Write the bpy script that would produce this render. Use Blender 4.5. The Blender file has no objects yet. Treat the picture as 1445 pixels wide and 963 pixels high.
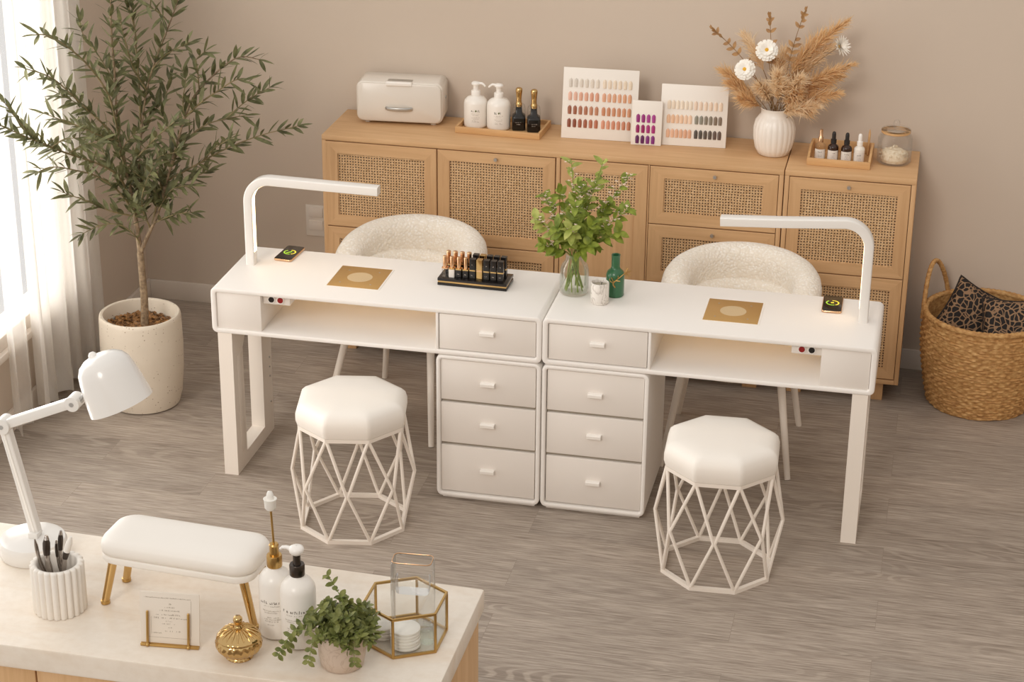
import bpy, bmesh, math, random
from mathutils import Vector, Matrix
R = math.radians
PI = math.pi
SC = bpy.context.scene
COL = SC.collection

# ------------------------------------------------------------ camera, light
CAMP = Vector((1.2899, -6.4684, 3.512))
CX = Vector((0.9765628, 0.21504215, 0.00905408))
CU = Vector((-0.09319738, 0.38456648, 0.91838057))
CF = Vector((-0.19400864, 0.89770011, -0.39559469))
FPX = 2862.15
cd = bpy.data.cameras.new('camera')
cam = bpy.data.objects.new('camera', cd)
COL.objects.link(cam)
cam.matrix_world = Matrix(((CX.x, CU.x, -CF.x, CAMP.x), (CX.y, CU.y, -CF.y, CAMP.y),
                           (CX.z, CU.z, -CF.z, CAMP.z), (0, 0, 0, 1)))
cd.sensor_width = 36
cd.lens = FPX / 1445 * 36
cd.clip_end = 60
SC.camera = cam
SC.cycles.transparent_max_bounces = 32

EXPOSURE = -0.1
SC.view_settings.view_transform = 'Standard'
SC.view_settings.look = 'None'
SC.view_settings.gamma = 1
SC.view_settings.use_curve_mapping = False
SC.view_settings.exposure = EXPOSURE


def lin(c):
    return tuple(((v / 255) / 12.92 if v / 255 <= .04045 else ((v / 255 + .055) / 1.055) ** 2.4) for v in c) + (1,)


W = bpy.data.worlds.new('world')
SC.world = W
W.use_nodes = True
W.node_tree.nodes['Background'].inputs[0].default_value = (1.0, 0.965, 0.93, 1)
W.node_tree.nodes['Background'].inputs[1].default_value = 0.86


def light(name, kind, loc, target, energy, color, size=1, size_y=None, angle=None):
    l = bpy.data.lights.new(name, kind)
    l.energy = energy
    l.color = color
    if kind == 'AREA':
        l.shape = 'RECTANGLE'
        l.size = size
        l.size_y = size_y or size
    if kind == 'SUN':
        l.angle = angle
    o = bpy.data.objects.new(name, l)
    COL.objects.link(o)
    o.location = loc
    o.rotation_euler = (Vector(target) - Vector(loc)).to_track_quat('-Z', 'Y').to_euler()
    return o


light('soft_sun', 'SUN', (-3, -4, 5), (-2.78, -3, 4.44), 0.85, (1, .935, .865), angle=R(16))
light('window_daylight', 'AREA', (-3.0, 0.8, 1.5), (0, 0.8, 1.5), 190, (1, .97, .93), 5.2, 3.6)


def at(px, py, Y):
    """the point on the vertical plane y = Y seen at a place in the photo"""
    v = CF + CX * ((px - 722.5) / FPX) - CU * ((py - 481.5) / FPX)
    return CAMP + v * ((Y - CAMP.y) / v.y)


# ------------------------------------------------------------ materials
def base_mat(name):
    m = bpy.data.materials.new(name)
    m.use_nodes = True
    nt = m.node_tree
    return m, nt, nt.nodes['Principled BSDF']


def N(nt, kind, **kw):
    n = nt.nodes.new(kind)
    for k, v in kw.items():
        if k.startswith('i_'):
            n.inputs[k[2:].replace('_', ' ')].default_value = v
        else:
            setattr(n, k, v)
    return n


def mixc(nt, fac, a, b, blend='MIX'):
    n = nt.nodes.new('ShaderNodeMix')
    n.data_type = 'RGBA'
    n.blend_type = blend
    for sock, val in ((n.inputs[0], fac), (n.inputs[6], a), (n.inputs[7], b)):
        if hasattr(val, 'is_linked'):
            nt.links.new(val, sock)
        else:
            sock.default_value = val
    return n.outputs[2]


def ramp(nt, src, stops):
    n = nt.nodes.new('ShaderNodeValToRGB')
    e = n.color_ramp.elements
    while len(e) < len(stops):
        e.new(.5)
    for q, (p, c) in zip(e, stops):
        q.position = p
        q.color = c if len(c) == 4 else tuple(c) + (1,)
    nt.links.new(src, n.inputs[0])
    return n.outputs[0]


def coords(nt, scale=(1, 1, 1), rot=(0, 0, 0)):
    t = nt.nodes.new('ShaderNodeTexCoord')
    mp = nt.nodes.new('ShaderNodeMapping')
    mp.inputs['Scale'].default_value = scale
    mp.inputs['Rotation'].default_value = rot
    nt.links.new(t.outputs['Object'], mp.inputs[0])
    return mp.outputs[0]


def noise(nt, vec, scale, detail=3, rough=.5, dist=0):
    n = N(nt, 'ShaderNodeTexNoise')
    n.inputs['Scale'].default_value = scale
    n.inputs['Detail'].default_value = detail
    n.inputs['Roughness'].default_value = rough
    n.inputs['Distortion'].default_value = dist
    nt.links.new(vec, n.inputs['Vector'])
    return n.outputs[0]


def bump(nt, p, src, strength, dist=.01):
    b = N(nt, 'ShaderNodeBump')
    b.inputs['Strength'].default_value = strength
    b.inputs['Distance'].default_value = dist
    nt.links.new(src, b.inputs['Height'])
    nt.links.new(b.outputs[0], p.inputs['Normal'])


def plain(name, c, rough=.5, metal=0, spec=.5, coat=0, var=.05, vs=9, bmp=0, bs=200, sss=0):
    m, nt, p = base_mat(name)
    v = coords(nt)
    nz = noise(nt, v, vs)
    dark = tuple(x * (1 - var) for x in lin(c)[:3]) + (1,)
    lt = tuple(min(1, x * (1 + var)) for x in lin(c)[:3]) + (1,)
    nt.links.new(mixc(nt, nz, dark, lt), p.inputs['Base Color'])
    p.inputs['Roughness'].default_value = rough
    p.inputs['Metallic'].default_value = metal
    p.inputs['Specular IOR Level'].default_value = spec
    p.inputs['Coat Weight'].default_value = coat
    if bmp:
        bump(nt, p, noise(nt, v, bs, 4), bmp, .004)
    return m


def glow(name, c, strength):
    m, nt, p = base_mat(name)
    p.inputs['Base Color'].default_value = lin(c)
    p.inputs['Emission Color'].default_value = lin(c)
    p.inputs['Emission Strength'].default_value = strength
    return m


def thin_glass(name, tint=(1, 1, 1), refl=.5, body=.0, bodyc=(240, 236, 230)):
    m, nt, p = base_mat(name)
    nt.nodes.remove(p)
    out = nt.nodes['Material Output']
    tr = N(nt, 'ShaderNodeBsdfTransparent')
    tr.inputs[0].default_value = tuple(tint) + (1,)
    gl = N(nt, 'ShaderNodeBsdfGlossy')
    gl.inputs['Roughness'].default_value = .03
    lw = N(nt, 'ShaderNodeLayerWeight')
    lw.inputs['Blend'].default_value = .25
    nz = noise(nt, coords(nt), 6)
    mu = N(nt, 'ShaderNodeMath', operation='MULTIPLY')
    nt.links.new(lw.outputs['Fresnel'], mu.inputs[0])
    mu.inputs[1].default_value = refl
    mx = N(nt, 'ShaderNodeMixShader')
    nt.links.new(mu.outputs[0], mx.inputs[0])
    last = tr.outputs[0]
    if body:
        df = N(nt, 'ShaderNodeBsdfDiffuse')
        nt.links.new(mixc(nt, nz, lin(bodyc), lin(tuple(x * .96 for x in bodyc))), df.inputs[0])
        m2 = N(nt, 'ShaderNodeMixShader')
        lw2 = N(nt, 'ShaderNodeLayerWeight')
        lw2.inputs['Blend'].default_value = .35
        m3 = N(nt, 'ShaderNodeMath', operation='MULTIPLY_ADD')
        nt.links.new(lw2.outputs['Facing'], m3.inputs[0])
        m3.inputs[1].default_value = body * 2
        m3.inputs[2].default_value = body * .3
        nt.links.new(m3.outputs[0], m2.inputs[0])
        nt.links.new(tr.outputs[0], m2.inputs[1])
        nt.links.new(df.outputs[0], m2.inputs[2])
        last = m2.outputs[0]
    nt.links.new(last, mx.inputs[1])
    nt.links.new(gl.outputs[0], mx.inputs[2])
    nt.links.new(mx.outputs[0], out.inputs[0])
    return m


def wood(name, a, b, axis=0, sc=1.0, rough=.5, bmp=.12):
    m, nt, p = base_mat(name)
    s = [26 * sc, 26 * sc, 26 * sc]
    s[axis] = 1.6 * sc
    v = coords(nt, tuple(s))
    n1 = noise(nt, v, 1.0, 5, .6, 1.2)
    s2 = [160 * sc] * 3
    s2[axis] = 5 * sc
    n2 = noise(nt, coords(nt, tuple(s2)), 1.0, 3, .6)
    c = ramp(nt, n1, [(.3, lin(a)), (.7, lin(b))])
    c2 = mixc(nt, .22, c, ramp(nt, n2, [(.3, lin(a)), (.7, lin(b))]))
    nt.links.new(c2, p.inputs['Base Color'])
    p.inputs['Roughness'].default_value = rough
    bump(nt, p, n2, bmp, .001)
    return m


def floor_mat():
    m, nt, p = base_mat('grey_oak_planks')
    v = coords(nt)
    br = N(nt, 'ShaderNodeTexBrick')
    br.offset = .37
    br.offset_frequency = 2
    nt.links.new(v, br.inputs['Vector'])
    br.inputs['Color1'].default_value = (.2, .2, .2, 1)
    br.inputs['Color2'].default_value = (.8, .8, .8, 1)
    br.inputs['Mortar'].default_value = (.5, .5, .5, 1)
    br.inputs['Scale'].default_value = 1
    br.inputs['Mortar Size'].default_value = .0006
    br.inputs['Mortar Smooth'].default_value = .3
    br.inputs['Brick Width'].default_value = 1.25
    br.inputs['Row Height'].default_value = .19
    # shift the grain from plank to plank
    sep = N(nt, 'ShaderNodeSeparateXYZ')
    nt.links.new(v, sep.inputs[0])
    ma = N(nt, 'ShaderNodeMath', operation='MULTIPLY_ADD')
    nt.links.new(br.outputs['Color'], ma.inputs[0])
    ma.inputs[1].default_value = 13.7
    nt.links.new(sep.outputs[0], ma.inputs[2])
    mb = N(nt, 'ShaderNodeMath', operation='MULTIPLY_ADD')
    nt.links.new(br.outputs['Color'], mb.inputs[0])
    mb.inputs[1].default_value = 5.3
    nt.links.new(sep.outputs[1], mb.inputs[2])
    cmb = N(nt, 'ShaderNodeCombineXYZ')
    nt.links.new(ma.outputs[0], cmb.inputs[0])
    nt.links.new(mb.outputs[0], cmb.inputs[1])

    def sc(x, y):
        mp = N(nt, 'ShaderNodeMapping')
        mp.inputs['Scale'].default_value = (x, y, 1)
        nt.links.new(cmb.outputs[0], mp.inputs[0])
        return mp.outputs[0]
    # cathedral rings: contour lines of a stretched noise field
    fld = noise(nt, sc(1.05, 5.5), 1.0, 2, .45, .35)
    mm = N(nt, 'ShaderNodeMath', operation='MULTIPLY')
    nt.links.new(fld, mm.inputs[0])
    mm.inputs[1].default_value = 120
    sn = N(nt, 'ShaderNodeMath', operation='SINE')
    nt.links.new(mm.outputs[0], sn.inputs[0])
    rings = ramp(nt, sn.outputs[0], [(.0, (.0, .0, .0)), (.75, (1, 1, 1))])
    fine = noise(nt, sc(7, 150), 1.0, 4, .65)
    broad = noise(nt, sc(1.2, 11), 1.0, 3, .6)
    c = ramp(nt, fine, [(.33, lin((116, 102, 90))), (.67, lin((200, 187, 173)))])
    c = mixc(nt, .35, c, ramp(nt, broad, [(.3, lin((140, 128, 116))), (.7, lin((188, 176, 163)))]))
    msk = ramp(nt, noise(nt, sc(.8, 4), 1.0, 2), [(.5, (.0, .0, .0)), (.68, (.42, .42, .42))])
    dk = mixc(nt, rings, lin((116, 102, 90)), lin((182, 169, 155)))
    c = mixc(nt, msk, c, dk)
    tone = ramp(nt, br.outputs['Color'], [(.2, (.93, .93, .93)), (.8, (1.05, 1.04, 1.03))])
    c = mixc(nt, 1.0, c, tone, 'MULTIPLY')
    c = mixc(nt, br.outputs['Fac'], c, lin((138, 124, 111)))
    nt.links.new(c, p.inputs['Base Color'])
    p.inputs['Roughness'].default_value = .5
    p.inputs['Specular IOR Level'].default_value = .35
    bump(nt, p, fine, .08, .001)
    return m


def rattan_mat():
    m, nt, p = base_mat('woven_rattan')
    t = nt.nodes.new('ShaderNodeTexCoord')
    nz = N(nt, 'ShaderNodeTexNoise')
    nz.inputs['Scale'].default_value = 26
    nt.links.new(t.outputs['Object'], nz.inputs['Vector'])
    off = N(nt, 'ShaderNodeVectorMath', operation='MULTIPLY_ADD')
    nt.links.new(nz.outputs[1], off.inputs[0])
    off.inputs[1].default_value = (.006, .006, .006)
    nt.links.new(t.outputs['Object'], off.inputs[2])
    sep = N(nt, 'ShaderNodeSeparateXYZ')
    nt.links.new(off.outputs[0], sep.inputs[0])
    P = .0116

    def wv(sock):
        a = N(nt, 'ShaderNodeMath', operation='MULTIPLY')
        nt.links.new(sock, a.inputs[0])
        a.inputs[1].default_value = 2 * PI / P
        b = N(nt, 'ShaderNodeMath', operation='SINE')
        nt.links.new(a.outputs[0], b.inputs[0])
        return b.outputs[0]
    mn = N(nt, 'ShaderNodeMath', operation='MINIMUM')
    nt.links.new(wv(sep.outputs[0]), mn.inputs[0])
    nt.links.new(wv(sep.outputs[2]), mn.inputs[1])
    hole = ramp(nt, mn.outputs[0], [(.02, (0, 0, 0)), (.2, (1, 1, 1))])
    tone = noise(nt, t.outputs['Object'], 130, 2)
    c = ramp(nt, tone, [(.3, lin((190, 150, 104))), (.7, lin((228, 194, 150)))])
    c = mixc(nt, hole, c, lin((70, 44, 24)))
    nt.links.new(c, p.inputs['Base Color'])
    p.inputs['Roughness'].default_value = .6
    inv = N(nt, 'ShaderNodeMath', operation='SUBTRACT')
    inv.inputs[0].default_value = 1
    nt.links.new(hole, inv.inputs[1])
    bump(nt, p, inv.outputs[0], .6, .003)
    return m


def boucle_mat():
    m, nt, p = base_mat('cream_boucle')
    v = coords(nt)
    vo = N(nt, 'ShaderNodeTexVoronoi')
    vo.inputs['Scale'].default_value = 95
    vo.inputs['Randomness'].default_value = 1
    nd = noise(nt, v, 34, 3, .6, 2.0)
    nt.links.new(v, vo.inputs['Vector'])
    ad = N(nt, 'ShaderNodeMath', operation='ADD')
    nt.links.new(vo.outputs['Distance'], ad.inputs[0])
    nt.links.new(nd, ad.inputs[1])
    c = ramp(nt, ad.outputs[0], [(.4, lin((254, 250, 244))), (1.1, lin((236, 226, 211)))])
    nt.links.new(c, p.inputs['Base Color'])
    p.inputs['Roughness'].default_value = .95
    p.inputs['Sheen Weight'].default_value = .3
    p.inputs['Specular IOR Level'].default_value = .1
    bump(nt, p, ad.outputs[0], .5, .007)
    return m


def terrazzo_mat():
    m, nt, p = base_mat('speckled_stone')
    v = coords(nt)
    vo = N(nt, 'ShaderNodeTexVoronoi')
    vo.inputs['Scale'].default_value = 75
    nt.links.new(v, vo.inputs['Vector'])
    sp = ramp(nt, vo.outputs['Distance'], [(.12, (1, 1, 1)), (.2, (0, 0, 0))])
    pick = ramp(nt, noise(nt, v, 45, 2), [(.52, (0, 0, 0)), (.56, (1, 1, 1))])
    msk = mixc(nt, 1, sp, pick, 'MULTIPLY')
    b = mixc(nt, noise(nt, v, 8, 4), lin((214, 202, 184)), lin((228, 217, 200)))
    c = mixc(nt, msk, b, lin((150, 128, 104)))
    nt.links.new(c, p.inputs['Base Color'])
    p.inputs['Roughness'].default_value = .75
    bump(nt, p, noise(nt, v, 60, 4), .15, .003)
    return m


def leopard_mat():
    m, nt, p = base_mat('leopard_print')
    v = coords(nt)
    nz = N(nt, 'ShaderNodeTexNoise')
    nz.inputs['Scale'].default_value = 14
    nt.links.new(v, nz.inputs['Vector'])
    off = N(nt, 'ShaderNodeVectorMath', operation='MULTIPLY_ADD')
    nt.links.new(nz.outputs[1], off.inputs[0])
    off.inputs[1].default_value = (.045, .045, .045)
    nt.links.new(v, off.inputs[2])
    vo = N(nt, 'ShaderNodeTexVoronoi', feature='DISTANCE_TO_EDGE')
    vo.inputs['Scale'].default_value = 46
    nt.links.new(off.outputs[0], vo.inputs['Vector'])
    c = ramp(nt, vo.outputs['Distance'], [(.07, lin((150, 118, 88))), (.12, lin((26, 20, 17))), (.62, lin((30, 24, 20))), (.75, lin((92, 66, 46)))])
    nt.links.new(c, p.inputs['Base Color'])
    p.inputs['Roughness'].default_value = .8
    return m


def basket_mat():
    m, nt, p = base_mat('woven_seagrass')
    v = coords(nt)
    n1 = noise(nt, coords(nt, (50, 50, 110)), 1, 3)
    c = ramp(nt, n1, [(.25, lin((150, 104, 56))), (.5, lin((190, 144, 88))), (.78, lin((218, 178, 120)))])
    nt.links.new(c, p.inputs['Base Color'])
    p.inputs['Roughness'].default_value = .7
    bump(nt, p, n1, .4, .004)
    return m


def marble_mat(name, a, vein, sc=18):
    m, nt, p = base_mat(name)
    v = coords(nt)
    n1 = noise(nt, v, sc, 5, .55, 1.6)
    c = ramp(nt, n1, [(.46, lin(a)), (.5, lin(vein)), (.53, lin(a))])
    nt.links.new(c, p.inputs['Base Color'])
    p.inputs['Roughness'].default_value = .35
    return m


def counter_mat():
    m, nt, p = base_mat('cream_stone_worktop')
    n1 = noise(nt, coords(nt, (2.2, 9, 9)), 1, 4, .6, .6)
    n2 = noise(nt, coords(nt, (40, 40, 40)), 1, 4, .6)
    c = ramp(nt, n1, [(.3, lin((232, 214, 192))), (.52, lin((240, 229, 214))), (.8, lin((244, 235, 222)))])
    c = mixc(nt, .2, c, ramp(nt, n2, [(.3, lin((216, 200, 180))), (.6, lin((244, 235, 222)))]))
    nt.links.new(c, p.inputs['Base Color'])
    p.inputs['Roughness'].default_value = .35
    return m


def sheer_mat(name, open_, c=(249, 246, 241)):
    m, nt, p = base_mat(name)
    nt.nodes.remove(p)
    out = nt.nodes['Material Output']
    d = N(nt, 'ShaderNodeBsdfDiffuse')
    t = N(nt, 'ShaderNodeBsdfTranslucent')
    wv = noise(nt, coords(nt, (400, 400, 120)), 1, 2)
    cc = mixc(nt, wv, lin(c), lin(tuple(x * .97 for x in c)))
    nt.links.new(cc, d.inputs[0])
    nt.links.new(cc, t.inputs[0])
    m1 = N(nt, 'ShaderNodeMixShader')
    m1.inputs[0].default_value = .5
    nt.links.new(d.outputs[0], m1.inputs[1])
    nt.links.new(t.outputs[0], m1.inputs[2])
    tr = N(nt, 'ShaderNodeBsdfTransparent')
    m2 = N(nt, 'ShaderNodeMixShader')
    m2.inputs[0].default_value = open_
    nt.links.new(m1.outputs[0], m2.inputs[1])
    nt.links.new(tr.outputs[0], m2.inputs[2])
    nt.links.new(m2.outputs[0], out.inputs[0])
    return m


def leaf_mat(name, a, b, sc=30, thru=0):
    m, nt, p = base_mat(name)
    n1 = noise(nt, coords(nt), sc, 2)
    nt.links.new(ramp(nt, n1, [(.3, lin(a)), (.7, lin(b))]), p.inputs['Base Color'])
    p.inputs['Roughness'].default_value = .5
    p.inputs['Specular IOR Level'].default_value = .4
    if thru:
        tl = N(nt, 'ShaderNodeBsdfTranslucent')
        nt.links.new(p.inputs['Base Color'].links[0].from_socket, tl.inputs[0])
        mx = N(nt, 'ShaderNodeMixShader')
        mx.inputs[0].default_value = thru
        nt.links.new(p.outputs[0], mx.inputs[1])
        nt.links.new(tl.outputs[0], mx.inputs[2])
        nt.links.new(mx.outputs[0], nt.nodes['Material Output'].inputs[0])
    return m


M = {}
M['wall'] = plain('beige_plaster', (206, 191, 175), .9, var=.02, vs=2, bmp=.05, bs=60, spec=.2)
M['trim'] = plain('trim_paint', (226, 215, 203), .55, var=.01)
M['floor'] = floor_mat()
M['white'] = plain('white_lacquer', (240, 235, 229), .38, var=.012, vs=4)
M['drawer'] = plain('white_drawer_fronts', (232, 225, 217), .45, var=.012, vs=4)
M['handle'] = plain('pale_plastic', (246, 241, 234), .3, var=.01)
M['oak_x'] = wood('light_oak', (200, 157, 111), (220, 180, 134), 0)
M['oak_z'] = wood('light_oak_upright', (196, 153, 108), (217, 177, 131), 2)
M['oak_y'] = wood('light_oak_deep', (198, 155, 110), (218, 178, 132), 1)
M['tray_wood'] = wood('bamboo', (200, 154, 102), (222, 180, 128), 0, 1.5)
M['maple_z'] = wood('maple_upright', (206, 164, 116), (226, 188, 142), 2, 1.0)
M['rattan'] = rattan_mat()
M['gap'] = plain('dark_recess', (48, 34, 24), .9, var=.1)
M['boucle'] = boucle_mat()
M['leather'] = plain('white_leatherette', (243, 237, 228), .45, var=.012, bmp=.06, bs=500)
M['metal_white'] = plain('white_powder_coat', (240, 231, 220), .35, var=.012)
M['lamp_white'] = plain('white_enamel', (234, 230, 224), .25, coat=.3, var=.008)
M['led'] = glow('warm_led', (255, 222, 176), 5.5)
M['led_soft'] = glow('warm_led_soft', (255, 214, 160), 4)
M['gold'] = plain('brushed_brass', (196, 160, 100), .3, 1, var=.08, vs=40)
M['gold_shiny'] = plain('polished_brass', (206, 172, 116), .12, 1, var=.04)
M['gold_plate'] = plain('gold_plate', (206, 168, 108), .42, .7, var=.03)
M['mesh'] = plain('fine_grille', (214, 190, 150), .55, .3, var=.12, vs=400)
M['rose_gold'] = plain('rose_gold', (226, 186, 148), .2, 1, var=.03)
M['chrome'] = plain('steel', (178, 170, 163), .16, 1, var=.05)
M['gunmetal'] = plain('gunmetal', (84, 76, 70), .28, .9, var=.05)
M['silver'] = plain('satin_silver', (190, 188, 184), .3, .8, var=.03)
M['black'] = plain('gloss_black', (26, 22, 20), .18, var=.05)
M['black_matte'] = plain('matte_black', (34, 29, 27), .5, var=.05)
M['screen'] = plain('phone_glass', (16, 15, 14), .12, var=.02)
M['green_glow'] = glow('charge_green', (150, 190, 50), .8)
M['yellow_glow'] = glow('charge_yellow', (222, 200, 60), .9)
M['red'] = plain('red_socket', (142, 20, 20), .3)
M['terrazzo'] = terrazzo_mat()
M['recess_shade_wax'] = plain('recess_shade_wax_grey', (176, 166, 150), .9, var=.06)  # painted shade for the pedestal recess; also the candle wax colour
M['mulch'] = leaf_mat('bark_chips', (74, 48, 26), (178, 128, 74), 60)
M['bark'] = leaf_mat('olive_bark', (112, 92, 70), (164, 142, 114), 70)
M['olive'] = leaf_mat('olive_leaves', (74, 76, 46), (136, 136, 94), 25, .2)
M['twig'] = leaf_mat('olive_twigs', (122, 108, 74), (150, 134, 96), 40)
M['curtain'] = sheer_mat('linen_sheer', .12)
M['sheer'] = sheer_mat('voile_sheer', .5)
M['glass'] = thin_glass('clear_glass', (.985, .99, .985), .3, .02)
M['pane'] = thin_glass('window_glass', (1, 1, 1), .05)
M['acrylic'] = thin_glass('clear_box_glass', (.99, .992, .99), .35, .03, (250, 247, 242))
M['tumbler'] = thin_glass('tumbler_glass', (.985, .985, .98), .75, .06, (250, 247, 242))
M['water'] = thin_glass('water', (.95, .97, .93), .2, .02)
M['ceramic'] = plain('white_ceramic', (240, 232, 222), .32, var=.02, coat=.15)
M['ceramic_matte'] = plain('matte_ceramic', (238, 231, 221), .6, var=.02)
M['bottle_white'] = plain('white_bottle', (242, 236, 227), .3, var=.01)
M['sterilizer'] = plain('cream_enamel', (226, 217, 205), .3, var=.01)
M['frost'] = plain('frosted_white', (236, 228, 216), .35, var=.02)
M['ink'] = plain('printed_ink', (92, 80, 66), .7)
M['ink_pale'] = plain('pale_print', (150, 136, 118), .7)
M['ink_green'] = plain('green_print', (98, 106, 48), .7)
M['ink_white'] = plain('white_print', (220, 205, 188), .6)
M['board'] = plain('white_card', (238, 230, 220), .6, var=.01)
M['paper'] = plain('cream_card', (230, 219, 204), .7, var=.015)
M['label'] = plain('paper_label', (230, 222, 212), .7, var=.015)
M['basket'] = basket_mat()
M['leopard'] = leopard_mat()
M['piping'] = plain('dark_piping', (44, 34, 28), .8)
M['counter'] = counter_mat()
M['green_glass'] = plain('green_enamel', (50, 104, 68), .3, var=.06, coat=.2)
M['marble'] = marble_mat('white_marble', (232, 226, 218), (190, 181, 171), 16)
M['stone_pot'] = marble_mat('pale_stone_pot', (206, 186, 168), (190, 168, 148), 20)
M['pampas'] = leaf_mat('pampas_straw', (232, 198, 150), (248, 222, 180), 40, .45)
M['pampas_pale'] = leaf_mat('pampas_pale', (242, 218, 182), (252, 236, 208), 40, .45)
M['dry_leaf'] = leaf_mat('dried_leaf', (140, 98, 54), (180, 136, 84), 40)
M['dry_stem'] = leaf_mat('dried_stem', (128, 96, 60), (156, 122, 80), 40)
M['petal'] = leaf_mat('white_petals', (244, 236, 222), (250, 245, 236), 40)
M['pollen'] = plain('yellow_pollen', (222, 168, 52), .8)
M['fresh'] = leaf_mat('fresh_leaves', (102, 120, 36), (160, 172, 72), 40, .25)
M['fresh_light'] = leaf_mat('fresh_pale_leaves', (140, 154, 64), (188, 192, 108), 40, .25)
M['fresh_stem'] = leaf_mat('fresh_stems', (112, 132, 50), (146, 160, 78), 40)
M['blossom'] = leaf_mat('pale_pink_blossom', (236, 208, 190), (246, 230, 216), 80)
M['herb'] = leaf_mat('herb_leaves', (84, 94, 40), (146, 148, 84), 50, .15)
M['soil'] = plain('dark_soil', (62, 46, 34), .95, var=.3, vs=90)
M['flakes'] = leaf_mat('pale_flakes', (226, 208, 178), (244, 232, 210), 90)
M['cotton'] = plain('white_cotton', (240, 236, 228), .9, var=.03, vs=60)
M['brown_serum'] = plain('amber_glass', (52, 30, 18), .15, var=.1)
M['plate'] = plain('socket_plate', (222, 212, 200), .45)


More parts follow.
